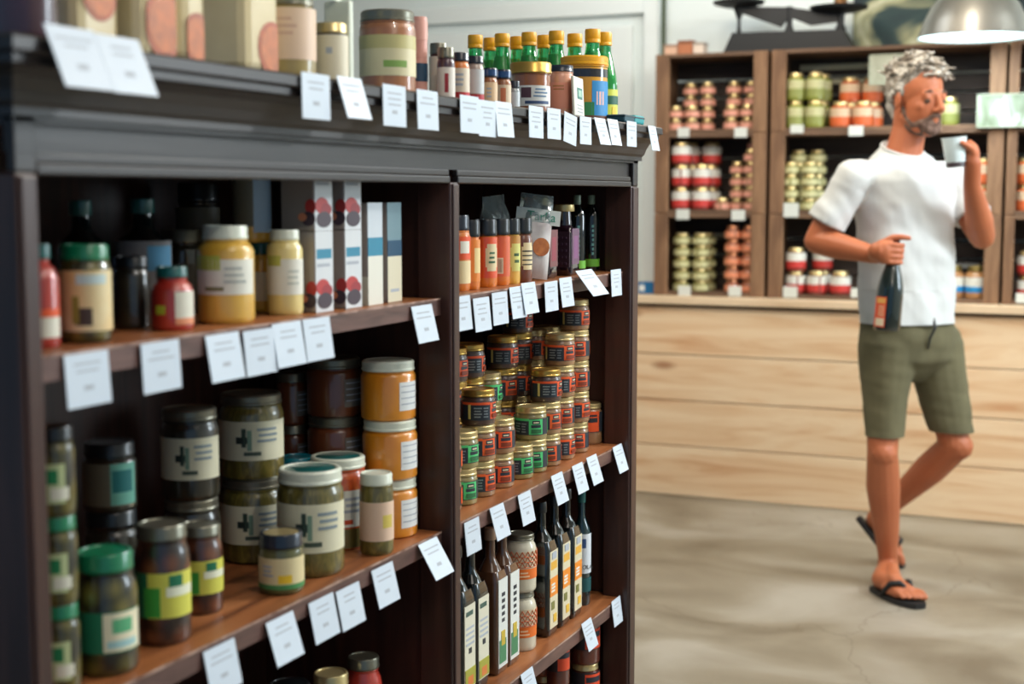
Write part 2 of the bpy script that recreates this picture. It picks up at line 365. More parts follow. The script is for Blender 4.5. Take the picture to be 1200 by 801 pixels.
def fit(pl, pr, pt, Lf, z0, pm=None):
    """where a round thing stands whose front touches X = -Lf: centre, radius and height"""
    pm = pt+30 if pm is None else pm
    tl, tr = slope(pl, pm), slope(pr, pm); cl, cr = math.cos(math.atan(tl)), math.cos(math.atan(tr))
    R = Lf*(1-tr/tl)/(1/cr-1+tr/tl*(1+1/cl)); Y = (Lf+R*(1+1/cl))/tl
    return (-(Lf+R), Y, z0), R, zat((pl+pr)/2, pt, -(Lf+R), Y)-z0
def zat(px, py, x, y):
    d = ray(px, py); return HC+d.z*math.hypot(x, y)/math.hypot(d.x, d.y)
def fit_r(pr, pm, L, R):
    tr = slope(pr, pm); return (L-R/math.cos(math.atan(tr)))/tr

# ------------------------------------------------------------ counter
YC = 6.12
ZT = on_y(767, 345, YC).z
def pine():
    m = mat('pine_planks', (214, 180, 130), .5); nt = m.node_tree; N = nt.nodes; L = nt.links; b = N['Principled BSDF']
    tc = N.new('ShaderNodeTexCoord'); mp = N.new('ShaderNodeMapping'); mp.inputs['Scale'].default_value = (.55, 3, 5.5); L.new(tc.outputs['Object'], mp.inputs[0])
    n = N.new('ShaderNodeTexNoise'); n.inputs['Scale'].default_value = 2.6; n.inputs['Detail'].default_value = 6; n.inputs['Distortion'].default_value = 1.3; L.new(mp.outputs[0], n.inputs['Vector'])
    r = N.new('ShaderNodeValToRGB'); e = r.color_ramp.elements; e.new(.5); e.new(.5)
    for k, (p, c) in enumerate([(.22, (198, 142, 98)), (.42, (226, 190, 150)), (.6, (236, 208, 172)), (.8, (224, 184, 142))]): e[k].position = p; e[k].color = lin(c)
    L.new(n.outputs['Fac'], r.inputs[0])
    mp2 = N.new('ShaderNodeMapping'); mp2.inputs['Scale'].default_value = (1.5, 1, 4.2); L.new(tc.outputs['Object'], mp2.inputs[0])
    v = N.new('ShaderNodeTexVoronoi'); v.inputs['Scale'].default_value = 1.15; L.new(mp2.outputs[0], v.inputs['Vector'])
    k = N.new('ShaderNodeMapRange'); k.inputs[1].default_value = .05; k.inputs[2].default_value = .13; k.inputs[3].default_value = .75; k.inputs[4].default_value = 0; L.new(v.outputs['Distance'], k.inputs[0])
    mx = N.new('ShaderNodeMixRGB'); mx.inputs[2].default_value = lin((146, 88, 50)); L.new(k.outputs[0], mx.inputs[0]); L.new(r.outputs[0], mx.inputs[1]); L.new(mx.outputs[0], b.inputs['Base Color'])
    return m
M_pine = pine()
M_ctop = nmat('pale_counter_top', [(.3, (204, 172, 136)), (.7, (226, 202, 170))], scale=(1, 6, 6), nscale=3, rough=.4)
CX0, CX1 = -3.3, 1.6
t = thing('sales_counter', 'long sales counter clad in pale pine planks with a wooden top', 'counter', (CX0, 6.05, 0))
zs = [0, .225, .43, .635, ZT-.045]
for a, b in zip(zs[:-1], zs[1:]):
    q = MB(); q.box((0, 0, a+.002), (CX1-CX0, .03, b-.0025), M_pine, .003); q.build('plank', t)
q = MB(); q.box((0, .03, 0), (CX1-CX0, .44, ZT-.045), mat('dark_gap', (50, 38, 28), .8)); q.build('carcass', t)
q = MB(); q.box((-.03, -.03, ZT-.033), (CX1-CX0+.03, .455, ZT), M_ctop, .003); q.build('counter_top', t)

# ------------------------------------------------------------ crate shelving on the counter
zl = [ZT, on_y(767, 250, YC).z, on_y(767, 157, YC).z, on_y(767, 64, YC).z]
cx = [(on_y(767, 200, YC).x, on_y(898, 200, YC).x), (on_y(902, 200, YC).x, on_y(1176, 200, YC).x), (on_y(1179, 200, YC).x, on_y(1330, 200, YC).x)]
nm = [['left', 'lowest'], ['middle', 'lowest'], ['right', 'lowest']]
def crate(x0, x1, z0, z1, label, seed):
    rn = random.Random(seed); t = thing('wooden_crate', label, 'crate', (x0, YC, z0)); W, Hh, D = x1-x0-.003, z1-z0-.001, .30
    pw = .062 if seed < 6 else .040
    for a in (0, W-pw):
        q = MB(); q.box((a, 0, .0), (a+pw, .022, Hh), M_crate, .004); q.build('front_batten', t)
        b = .0 if a == 0 else W-.014
        q = MB(); q.box((b, .022, 0), (b+.014, D, Hh), M_crate, .002); q.build('end_board', t)
    for z in (0, Hh-.016):
        q = MB(); q.box((.014 if 1 else 0, .0225, z), (W-.014, D-.012, z+.016), M_crateh, .002); q.box((pw, .003, z), (W-pw, .0225, z+.016), M_crateh, .002); q.build('top_board' if z else 'bottom_board', t)
    k = 0
    for (a, b, pale) in [(.0, .085, 0), (.093, .165, 0), (.176, .245, 0), (.256, Hh, 0)]:
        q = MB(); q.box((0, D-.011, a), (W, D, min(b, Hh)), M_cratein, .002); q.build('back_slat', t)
    CR[seed] = t; return t
CR = {}
lv = ['bottom', 'middle', 'top']; cn = ['left', 'wide central', 'right']
for i, (a, b) in enumerate(cx):
    for k in range(3): crate(a, b, zl[k], zl[k+1], 'rough wooden crate used as shelf, %s of the %s stack' % (lv[k], cn[i]), i*3+k)
# pale strips painted in for the lit wall showing through slat gaps
def pale(px0, px1, py0, py1, h, cr, m):
    p0, p1 = on_y(px0, py0, 6.395), on_y(px1, py1, 6.395); c = CR[cr].location; q = MB()
    q.box((p0.x-c.x, .266, p0.z-h-c.z), (p1.x-c.x, .274, p0.z+h-c.z), m, .003); q.build('back_slat', CR[cr], label='pale strip for light through a slat gap')
pale(938, 1022, 80, 77, .013, 5, M_gaplight); pale(968, 1022, 96, 94, .011, 5, M_gaplight); pale(814, 850, 275, 274, .010, 0, M_gaplight); pale(1116, 1148, 311, 310, .011, 3, mat('grey_gap_light', (170, 176, 176), .7))

# background jars: one of each kind, then copies
W_, RD, OR, GR, BL, PK, GN = K((214, 214, 206)), K((192, 54, 48)), K((204, 94, 46)), K((190, 186, 120)), K((30, 130, 190)), K((214, 150, 130)), K((150, 156, 60))
HIDE = []
def proto(fn):
    o = fn(); HIDE.append(o); return o
def band2(c1, c2, f0=.14, f1=.80): m = (f0+f1)/2-.03; return [(-175, 175, f0, m, c2), (-175, 175, m, f1, c1)]
KJ = {
 'pink': lambda: jar('preserve_jar', 'x', 'jar', (0, 9, 0), .034, .0530, C_pate, M_goldp, [(-175, 175, .08, .52, PK)], lf=.26, lr=.70, neck=.70, sh=.55),
 'salmon': lambda: jar('preserve_jar', 'x', 'jar', (0, 9, 0), .036, .0590, mat('salmon_spread', (150, 84, 56), .4, coat=1), mat('copper_lid', (190, 128, 92), .3, .7), [(-175, 175, .1, .52, K((220, 140, 104)))], lf=.24, lr=.74, neck=.72, sh=.55),
 'green': lambda: jar('preserve_jar', 'x', 'jar', (0, 9, 0), .038, .0520, mat('green_spread', (120, 116, 50), .4, coat=1), M_goldp, [(-175, 175, .1, .58, K((188, 184, 138)))], lf=.26, lr=.76, neck=.74, sh=.6),
 'red': lambda: jar('preserve_jar', 'x', 'jar', (0, 9, 0), .043, .1000, mat('dark_red_sauce', (120, 40, 28), .4, coat=1), M_goldp, band2(W_, RD), lf=.17, lr=.78, neck=.74),
 'orange': lambda: jar('preserve_jar', 'x', 'jar', (0, 9, 0), .044, .1080, mat('orange_sauce', (196, 92, 40), .4, coat=1), M_goldp, band2(K((206, 178, 148)), OR, .12, .74), lf=.15, lr=.74, neck=.72),
 'tallgreen': lambda: jar('preserve_jar', 'x', 'jar', (0, 9, 0), .041, .1170, mat('green_relish', (134, 140, 50), .4, coat=1), M_goldp, [(-175, 175, .42, .74, K((188, 186, 140))), (-175, 175, .12, .42, K((138, 144, 76)))], lf=.15, lr=.74, neck=.72),
 'blue': lambda: jar('preserve_jar', 'x', 'jar', (0, 9, 0), .043, .1350, mat('tan_spread', (170, 122, 76), .4, coat=1), mat('olive_gold_lid', (120, 104, 56), .35, .7), [(-175, 175, .2, .66, W_), (-175, 175, .2, .38, BL)], lf=.17, lr=.80, neck=.76),
}
KN = {'pink': 'flat pink-brown jar', 'salmon': 'flat salmon jar', 'green': 'flat pale green jar', 'red': 'red and white banded jar',
      'orange': 'orange jar', 'tallgreen': 'tall green jar', 'blue': 'white and blue jar'}
PJ = {}
ORD = ['bottom', 'second', 'third', 'fourth', 'fifth', 'sixth']
def bstack(kind, px, py, n, where, dy=.055, drop=None, start=0, grp=None):
    """a stack of n jars whose lowest stands at pixel x on the crate floor"""
    if kind not in PJ:
        PJ[kind] = KJ[kind](); first = True
    else: first = False
    R = {'pink': .034, 'salmon': .036, 'green': .038, 'red': .043, 'orange': .044, 'tallgreen': .041, 'blue': .043}[kind]
    Hk = {'pink': .0530, 'salmon': .0590, 'green': .0520, 'red': .1000, 'orange': .1080, 'tallgreen': .1170, 'blue': .1350}[kind]
    k0 = min(range(3), key=lambda k: abs((on_y(px, py, YC+.05).z)-zl[k]))
    dy = max(dy, R+.0240); y = YC+dy; x = on_y(px, py, y).x; z = zl[k0]+.0168
    for i in range(start, n):
        lb = '%s, %s' % (KN[kind], (ORD[i]+' of ' if n > 1 else '')+where)
        loc = (x+random.uniform(-.001, .001), y+random.uniform(-.001, .001), z+i*Hk)
        if first: o = PJ[kind]; o.location = loc; o['label'] = lb; o['group'] = grp or kind+' label jars in the crates'; first = False
        else: dup(PJ[kind], loc, random.uniform(0, 6.28), lb, grp or kind+' label jars in the crates')
LT, LM, LB = 'left top crate', 'left middle crate', 'left bottom crate'
CT, CM, CB = 'central top crate', 'central middle crate', 'central bottom crate'
bstack('pink', 792, 153, 2, 'leftmost front stack, '+LT, .045)
bstack('pink', 811, 153, 2, 'second front stack, '+LT, .045)
bstack('pink', 809, 153, 4, 'left rear stack, '+LT, .15)
bstack('pink', 829, 153, 4, 'middle rear stack, '+LT, .12)
bstack('pink', 857, 153, 2, 'third front stack, '+LT, .045)
bstack('pink', 876, 153, 2, 'rightmost front stack, '+LT, .045)
bstack('pink', 860, 153, 4, 'third rear stack, '+LT, .13)
bstack('pink', 880, 153, 4, 'rightmost rear stack, '+LT, .15)
bstack('red', 798, 248, 3, 'left front stack, '+LM)
bstack('red', 822, 248, 2, 'central front stack, '+LM)
bstack('red', 833, 248, 3, 'central rear stack, '+LM, .16)
bstack('red', 809, 248, 3, 'left rear stack, '+LM, .16)
bstack('pink', 846, 248, 1, 'left foot of the jar pyramid, '+LM, .05)
bstack('pink', 864, 248, 4, 'left pyramid column, '+LM, .10)
bstack('pink', 880, 248, 5, 'right pyramid column, '+LM, .06)
bstack('pink', 884, 248, 6, 'rear pyramid column, '+LM, .16)
bstack('green', 799, 341, 5, 'left front stack, '+LB, .05)
bstack('green', 820.5, 341, 5, 'second front stack, '+LB, .05)
bstack('green', 829, 341, 5, 'rear stack, '+LB, .15)
bstack('salmon', 858, 341, 5, 'left stack, '+LB, .05)
bstack('salmon', 877, 341, 5, 'right stack, '+LB, .05)
bstack('tallgreen', 932, 152, 2, 'left front stack, '+CT, .05)
bstack('tallgreen', 955, 152, 2, 'second front stack, '+CT, .05)
bstack('tallgreen', 963, 152, 2, 'rear stack, '+CT, .16)
bstack('orange', 985, 152, 1, 'left of the front pair, '+CT, .05)
bstack('orange', 1011, 152, 1, 'right of the front pair, '+CT, .05)
bstack('orange', 995, 152, 2, 'left rear stack, '+CT, .160)
bstack('orange', 1022, 152, 2, 'right rear stack, '+CT, .17)
bstack('tallgreen', 1112, 152, 1, 'alone right of the head, '+CT, .10)
bstack('green', 926, 247, 4, 'left front stack, '+CM, .045)
bstack('green', 948, 247, 4, 'right front stack, '+CM, .045)
bstack('green', 935, 247, 5, 'left rear stack, '+CM, .143)
bstack('green', 957, 247, 5, 'right rear stack, '+CM, .143)
bstack('red', 932, 341, 2, 'left front stack, '+CB)
bstack('red', 957, 341, 1, 'second from left at front, '+CB)
bstack('red', 963, 341, 2, 'rear stack, '+CB, .162)
bstack('red', 985, 341, 1, 'beside the man, '+CB)
bstack('blue', 1116.5, 345, 1, 'nearer the man, '+CB, .05)
bstack('blue', 1143, 345, 1, 'farther from the man, '+CB, .05)
bstack('orange', 1151, 250, 2, 'right front stack, '+CM, .05)
bstack('orange', 1201, 252, 2, 'front stack, right middle crate', .085)
bstack('red', 1203, 350, 2, 'front stack, right bottom crate', .085)
# cards on the crate edges
def card(px, py, w, h, label, y=YC-.004, tilt=0, grp='blank price cards on the crates'):
    p = on_y(px, py, y); q = MB(); q.box((-w/2, 0, -h/2), (w/2, .0012, h/2), K((206, 210, 204)), 0); o = q.build('price_card'); o.location = p; o.rotation_euler = (0, math.radians(tilt), 0); return tag(o, label, 'price card', grp)
for (px, py, lb, w, h) in [(801, 155, 'blank price card on the shelf edge under the left of the left top crate', .054, .042), (868, 155, 'blank price card on the shelf edge under the right of the left top crate', .056, .042),
    (934, 151, 'blank price card under the tall green jars', .056, .036), (1003, 153, 'blank price card under the orange jars', .062, .042), (800, 251, 'blank price card under the red banded jars of the left stack', .06, .045),
    (865, 252, 'blank price card under the pyramid of pink jars', .06, .045), (927, 246, 'square blank price card under the pale green jars', .065, .06), (802, 341, 'blank price card below the green jars on the counter', .058, .048),
    (861, 341, 'blank price card below the salmon jars on the counter', .058, .044), (926, 342, 'blank price card below the red jars beside the man', .062, .048), (1004, 343, 'blank price card half hidden behind the shirt', .05, .04), (1198, 349, 'blank price card at the right edge of the picture', .05, .04)]:
    card(px, py, w, h, lb)
# whitish plaques on the crates
def plaque(x0, x1, y0, y1, label, Y, c, streaks):
    a, b = on_y(x0, y1, Y), on_y(x1, y0, Y); t = thing('plaque', label, 'plaque', (a.x, Y, a.z))
    q = MB(); q.box((0, -.008, 0), (b.x-a.x, 0, b.z-a.z), nmat('painted_reflection_%d' % x0, c, nscale=9, rough=.45, scale=(1.6, 1, .8), dist=.8), .002); q.build('board', t)  # glossy reflections are painted into the board as lighter mottling
    q = MB(); w, h = b.x-a.x, b.z-a.z
    for u in ((0, -.011, 0, w, 0, .006), (0, -.011, h-.006, w, 0, h), (0, -.011, 0, .006, 0, h), (w-.006, -.011, 0, w, 0, h)): q.box(u[:3], u[3:], K((160, 166, 146)), .001)
    q.build('rim', t); return t
plaque(1144, 1232, 108, 150, 'glossy reflection-streaked plaque on the crate shelf at the right edge of the picture', YC-.012, [(.38, (112, 124, 100)), (.5, (136, 148, 128)), (.64, (196, 204, 200))], 1)
plaque(1018, 1078, 62, 100, 'pale grey plaque standing behind the head of the man', YC+.015, [(.35, (150, 152, 132)), (.6, (172, 174, 156))], 0)
# on top of the crates: boxes and the old balance
zt = zl[3]
for k, (a, b, hh, c, lb) in enumerate([(779, 794, .045, (206, 166, 140), 'low pale pink box on the left crate, leftmost of the small boxes'), (795, 812, .06, (172, 106, 70), 'terracotta box standing on the left crate'), (813, 825, .05, (214, 196, 180), 'small white and pink box on the left crate nearest the balance')]):
    x0, x1 = on_y(a, 60, YC+.04).x, on_y(b, 60, YC+.04).x; t = thing('small_box', lb, 'box', (x0, YC+.03, zt), group='boxes on top of the left crate')
    q = MB(); q.box((0, 0, 0), (x1-x0, .07, hh*.75), K(c), .002); q.build('carton', t); q = MB(); q.box((-.002, -.002, hh*.75), (x1-x0+.002, .072, hh), K(tuple(int(v*.75) for v in c)), .002); q.build('lid', t)
t = thing('balance_scale', 'old black iron balance with flat pans standing on the crates', 'scale', (on_y(925, 50, YC+.12).x, YC+.14, zt))
ox = t.location.x; S_ = lambda px, py: (on_y(px, py, YC+.14).x-ox, on_y(px, py, YC+.14).z-zt)
q = MB(); q.prism([(S_(851, 55)[0], 0), (S_(1003, 55)[0], 0), (S_(990, 38)[0], S_(990, 36)[1]), (S_(862, 38)[0], S_(862, 40)[1])], -.06, .06, M_iron); q.build('base', t)
def col(px, py0, py1, r0, r1): q = MB(); x = S_(px, 30)[0]; z0, z1 = S_(px, py0)[1], S_(px, py1)[1]; q.lathe([(r0, z0), (r0*.6, z0+(z1-z0)*.3), (r0*.6, z0+(z1-z0)*.5), (r1, z1), (0, z1)], M_iron, 20, (x, 0, 0)); q.build('column', t)
col(866, 40, 7, .012, .030); col(925, 38, 8, .022, .016); col(985, 36, 12, .026, .020)
q = MB(); a = S_(870, 8); b = S_(925, 12); c = S_(985, 22)
q.prism([(a[0], a[1]), (b[0], b[1]+.012), (c[0], c[1]+.018), (c[0], c[1]-.012), (S_(950, 26)[0], S_(950, 30)[1]), (b[0], b[1]-.03), (S_(915, 30)[0], S_(915, 32)[1]), (a[0], a[1]-.03)], -.012, .012, M_iron); q.build('beam', t)
def pan(px, py, r): q = MB(); x, z = S_(px, py); q.lathe([(0, z-.02), (r*.6, z-.016), (r*.95, z-.004), (r, z+.008), (r*.96, z+.008), (r*.6, z-.004), (0, z-.006)], M_iron, 36, (x, 0, 0)); q.build('pan', t)
pan(866, 4, .115); pan(983, 10, .125)
q = MB(); x, z = S_(985, 4); q.lathe([(.03, z), (.026, z+.03), (.012, z+.05), (0, z+.05)], mat('brass_weight', (120, 84, 50), .4, .7), 20, (x, 0, -.008)); tag(q.build('brass_weight', loc=tuple(t.location)), 'brown weight resting on the right pan of the balance', 'weight')
q = MB(); x0, x1 = on_y(1000, 20, YB-.03), on_y(1262, 60, YB-.03)
t = thing('wall_painting', 'large mottled green and cream painting on the wall behind the lamp', 'painting', (x0.x, YB-.002, x1.z-.02))
pm = nmat('mottled_painting', [(.36, (20, 40, 46)), (.46, (40, 62, 62)), (.52, (150, 150, 116)), (.62, (206, 204, 174))], nscale=3.2, detail=3, rough=.7, dist=.8, scale=(1, 1, 1.6))
q.box((0, -.03, 0), (x1.x-x0.x, -.002, .62), pm, .002); q.build('canvas', t)

# ------------------------------------------------------------ lamp
L0 = at(1142, 44, 5.55)
t = thing('pendant_lamp', 'brushed steel dome pendant lamp hanging over the counter', 'lamp', L0)
Rl = 64.5/FPX*5.55
q = MB(); outer = [(Rl, 0), (Rl*.97, .012), (Rl*.90, Rl*.26), (Rl*.76, Rl*.56), (Rl*.52, Rl*.84), (Rl*.24, Rl*.98), (.05, Rl*1.02), (.045, Rl*1.18), (.03, Rl*1.25), (0, Rl*1.26)]
inner = [(0, Rl*.98), (Rl*.22, Rl*.94), (Rl*.5, Rl*.80), (Rl*.74, Rl*.53), (Rl*.88, Rl*.25), (Rl*.985, .0)]
vs = outer[::-1]+[(Rl*.985, 0)]
q.lathe([(0, Rl*1.26)]+outer[::-1][1:]+[(Rl*.985, -.001)], M_steel, 56); q.f = [f for f in q.f if len(f) == 4]; q.m = q.m[:len(q.f)]; q.sm = q.sm[:len(q.f)]; q.build('shade', t, fix=False)
q = MB(); q.lathe(inner[::-1], mat('white_enamel', (240, 246, 246), .5), 56)
q.f = [f for f in q.f if len(f) == 4]; q.m = q.m[:len(q.f)]; q.sm = q.sm[:len(q.f)]; q.build('reflector', t, fix=False)
q = MB(); q.lathe([(0, .006), (Rl*.95, .006), (Rl*.955, .012), (0, .012)], mat('lamp_diffuser', (255, 255, 255), .5, emit=(214, 248, 255), es=3.2), 56); q.build('diffuser', t)
q = MB(); q.tube([(0, 0, Rl*1.24), (0, 0, ZC-L0.z)], .005, M_black); q.build('cord', t)
area('pendant_glow', (L0.x, L0.y, L0.z-.012), (L0.x, L0.y, 0), Rl*1.6, 6, (.82, .95, 1))
# small blue box at the left end of the counter behind the cabinet
a = on_y(752, 341, 6.2); q = MB(); q.box((0, 0, 0), (.075, .08, .052), K((20, 104, 160)), .002); q.box((.004, -.0006, .012), (.03, 0, .04), K((220, 226, 226)), 0)
tag(q.build('blue_box', loc=(a.x, 6.15, ZT+.0005)), 'small blue box on the counter left of the crates', 'box')
a = on_y(742, 338, 6.2); q = MB(); q.box((0, 0, 0), (.035, .05, .06), K((214, 200, 190)), .002); tag(q.build('beige_box', loc=(a.x-.006, 6.15, ZT+.0005)), 'small beige box beside the blue box on the counter', 'box')

# ================================================================ things in the cabinet
def cn_(c): return K(c)
PAPER, CREAM, IVORY = K((222, 222, 206)), K((214, 200, 160)), K((226, 226, 214))
LGRN, DGRN, LEAF = K((140, 176, 70)), K((20, 110, 76)), K((60, 120, 50))
NAVY, ORNG, BGRN = K((34, 44, 54)), K((232, 90, 36)), K((70, 190, 110))
ZTOP = 1.4755
# ---------- row on the cabinet top, left to right
def put(name, label, cat, box, Lf, z0, body, lid, patches=(), H=None, grp=None, **kw):
    pl, pr, pt = box; loc, R, Hh = fit(pl, pr, pt, Lf, z0)
    return jar(name, label, cat, loc, R, H or Hh, body, lid, patches, group=grp, **kw)
A = -62
put('preserve_jar', 'large cream-labelled jar of dark red preserve, leftmost on the cabinet top', 'jar', (-14, 68, 0), .955, ZTOP, C_plum, M_goldp, [(-150, 60, .34, .86, CREAM)], H=.17)
def packet(label, px, w, h, d, art, Lf=.95, lean=0):
    """a glossy film packet of biscuits with a picture printed on it"""
    y = on_x(px, 40, -Lf).y; t = thing('biscuit_packet', label, 'packet', (-Lf-d/2, y+w/2, ZTOP), group='biscuit packets on the cabinet top')
    q = MB(); q.box((-d/2, -w/2, 0), (d/2, w/2, h), nmat('cream_film', [(.3, (206, 186, 140)), (.7, (226, 212, 172))], nscale=8, rough=.25, coat=.6), .012)
    q.prism([(-w/2+.006, h-.004), (w/2-.006, h-.004), (w/2-.002, h+.02), (-w/2+.002, h+.02)], -.002, .002, K((214, 200, 160)), 'x'); q.build('film_pack', t)
    q = MB()
    cz, cy, r = art
    for s, (rr, c) in enumerate([(r, (186, 88, 32)), (r*.82, (204, 112, 46))]):
        pts = [(cy*w+rr*math.cos(2*PI*k/20)*1.0, cz*h+rr*math.sin(2*PI*k/20)) for k in range(20)]
        pts = [(max(-w/2+.008, min(w/2-.008, a)), b) for a, b in pts]
        q.prism(pts, d/2+.0003+.0004*s, d/2+.0006+.0004*s, nmat('biscuit_print_%d' % s, [(.3, tuple(int(v*.8) for v in c)), (.7, c)], nscale=60, rough=.5), 'x')
        q.prism(pts, -0.0, .0004, K(c), 'x') if 0 else None
    q.build('printed_picture', t); q = MB()
    for k in range(3): q.box((d/2, -w*.3, h*(.9-.05*k)-.004), (d/2+.0004, w*(.2-.08*k), h*(.9-.05*k)), K((150, 160, 100)))
    q.build('printed_words', t); return t
packet('cream biscuit packet with a faded picture, behind the first two price tags', 92, .066, .19, .075, (.30, .0, .026), .965)
packet('cream biscuit packet with a large round orange biscuit printed on it', 166, .066, .185, .075, (.20, .1, .036), .95)
packet('narrow cream biscuit packet with a biscuit printed low down, left of the dark gap', 214, .046, .185, .06, (.15, .1, .028), .95)
packet('wide cream biscuit packet with a bluish shine on its right edge', 288, .075, .185, .10, (.17, .25, .032), .955)
put('preserve_jar', 'large jar with a pale pink label and pale olive contents, left of the metal-lidded jar', 'jar', (306, 370, -4), .955, ZTOP, nmat('pale_olive_mash', [(.3, (140, 120, 66)), (.7, (170, 150, 90))], nscale=30, rough=.4, coat=1), M_silver,
    [(-140, 40, .24, .84, K((224, 196, 170)))]+lines(-90, -40, .5, .75, 3, K((206, 170, 150)), seed=2), lf=.12)
put('preserve_jar', 'cream-labelled jar with a shiny metal lid beside the narrow white packet', 'jar', (367, 408, 28), .955, ZTOP, mat('grey_brown_paste', (110, 98, 80), .4, coat=1), M_goldp, [(-115, 30, .10, .80, K((222, 214, 188))), (-75, -55, .5, .6, M_ink)], lf=.16)
y = on_x(414, 50, -.955).y; q = MB(); q.box((-.02, .008, 0), (.02, .02, .115), K((214, 222, 206)), .003); q.prism([(.0, .115), (.02, .115), (.02, .125), (.0, .125)], -.001, .001, K((214, 222, 206)), 'x')
tag(q.build('narrow_packet', loc=(-.985, y, ZTOP)), 'narrow white packet standing between two jars on the cabinet top', 'packet')
put('preserve_jar', 'big jar with orange-brown contents and a wide cream label with green print', 'jar', (421, 487, 14), .955, ZTOP, nmat('orange_brown_mash', [(.3, (150, 92, 56)), (.7, (182, 122, 80))], nscale=20, rough=.35, coat=1), M_silver,
    [(-160, 50, .22, .70, K((218, 210, 170))), (-160, 50, .54, .70, K((196, 188, 130))), (-70, -20, .32, .40, K((130, 168, 84)))], lf=.13, lr=.97, neck=.93)
for k, (z, lb) in enumerate([(0, 'pink tin, lower of the two stacked right of the big orange-brown jar'), (.062, 'pink tin, upper of the two stacked right of the big orange-brown jar')]):
    loc, R, _ = fit(481, 501, 60, .985, ZTOP); t = thing('pink_tin', lb, 'tin', (loc[0], loc[1], ZTOP+z), group='pink tins on the cabinet top')
    q = MB(); q.lathe([(0, 0), (R, 0), (R, .06), (R*.95, .062), (0, .061)], K((216, 158, 144))); q.build('tin_body', t)
    q = MB(); q.arc(R+.0002, -150, 60, .028, .055, K((40, 74, 100)) if k == 0 else K((226, 170, 156)), .0004); q.build('paper_label', t)
put('preserve_jar', 'low jar with a cream label and silver lid right of the pink tins', 'jar', (503, 525, 51), .998, ZTOP, mat('brown_relish', (84, 44, 36), .4, coat=1), M_silver, [(-140, 30, .22, .78, K((222, 208, 184)))], lf=.18)
put('preserve_jar', 'slim jar of dark red jam with a white label bearing a red oval', 'jar', (512, 533, 56), .945, ZTOP, C_plum, M_silver, [(-140, 30, .06, .62, K((222, 216, 206))), (-72, -48, .14, .5, K((160, 40, 50)))], lf=.2)
put('spice_jar', 'slim jar with an orange neck, cream label and red foot under a dark lid', 'jar', (527, 550, 62), .945, ZTOP, C_orange, M_navy, [(-160, 40, .2, .68, K((224, 210, 188))), (-160, 40, .02, .2, K((190, 40, 44)))]+lines(-90, -40, .3, .6, 3, seed=4), lf=.18, lr=.98)
put('spice_jar', 'slim grey-labelled jar with a red foot beside the first green bottle', 'jar', (546, 567, 66), .945, ZTOP, mat('pale_syrup', (168, 150, 140), .3, coat=1), M_navy, [(-120, 20, .22, .72, K((198, 204, 206))), (-150, 30, .03, .2, K((180, 40, 50)))], lf=.16, lr=.98)
put('spice_jar', 'small jar with a tan label, left of the pair with dark blue lids', 'jar', (563, 583, 80), .945, ZTOP, C_amb2, M_navy, [(-120, 10, .1, .62, K((222, 190, 150)))]+lines(-85, -40, .2, .5, 3, seed=5), lf=.24, lr=1.0, band=K((20, 60, 110), .2, 1))
put('spice_jar', 'small jar with an orange checked label, right of the pair with dark blue lids', 'jar', (579, 599, 82), .945, ZTOP, C_amb2, M_navy, [(-120, 10, .08, .6, K((220, 200, 170))), (-80, -45, .12, .52, K((206, 120, 80)))], lf=.24, lr=1.0, band=K((20, 60, 110), .2, 1))
put('spice_jar', 'tiny silvery jar between the blue-lidded jars and the wide amber jar', 'jar', (596, 609, 95), .945, ZTOP, mat('grey_glass_jar', (150, 160, 164), .2, coat=1), M_navy, [(-110, 10, .1, .6, K((196, 206, 212)))], lf=.25, lr=1)
put('preserve_jar', 'wide amber jar with a broad gold lid and a white label with a dark picture', 'jar', (599, 645, 74), .945, ZTOP, C_amb2, M_gold,
    [(-102, 10, .14, .54, K((216, 218, 214))), (-96, -66, .3, .5, K((84, 56, 66))), (-84, -6, .18, .24, K((50, 76, 116)))]+lines(-60, -10, .3, .5, 3, K((100, 130, 160)), seed=6), lf=.22, lr=1.08, neck=1.0, sh=.6)
put('preserve_jar', 'jar of pink-beige salt with a dark lid, in front of the green bottles', 'jar', (640, 672, 77), .945, ZTOP, C_pink, M_navy, [(-150, 60, .16, .66, K((222, 150, 124)))]+lines(-100, -50, .5, .62, 2, K((176, 120, 70)), seed=7), lf=.13, lr=1.0, neck=.95)
put('mustard_tub', 'large mustard-yellow tub with a yellow lid, black collar and blue sticker', 'tub', (657, 712, 67), .955, ZTOP, nmat('tub_yellow', [(.3, (206, 146, 30)), (.7, (220, 160, 40))], nscale=3, rough=.3, coat=.7), M_yellow,
    [(-175, 175, .68, .80, K((24, 24, 32), .2, 1)), (-50, 40, .1, .62, K((30, 130, 190))), (-38, -14, .26, .46, K((214, 170, 160))), (-68, -44, .05, .3, K((40, 130, 70))), (-175, 175, 0, .1, K((90, 50, 30)))], lf=.14, lr=1.04, neck=1.0, sh=.84)
y = on_x(677, 110, -.935).y; t = thing('white_sachet', 'white sachet with a green square printed on it, leaning on the mustard tub', 'sachet', (-.929, y, ZTOP), group=None); t.rotation_euler = (math.radians(-3), math.radians(-4), 0)
q = MB(); q.box((-.006, -.028, 0), (.0, .022, .072), K((214, 218, 206)), .0025); q.build('pouch', t)
q = MB(); q.box((0, -.012, .032), (.0006, .012, .052), K((60, 120, 110))); q.box((.0002, -.008, .036), (.0009, .008, .048), K((150, 190, 170)))
for k in range(3): q.box((0, -.014, .008+k*.006), (.0006, .012, .0095+k*.006), M_ink)
q.build('print', t)
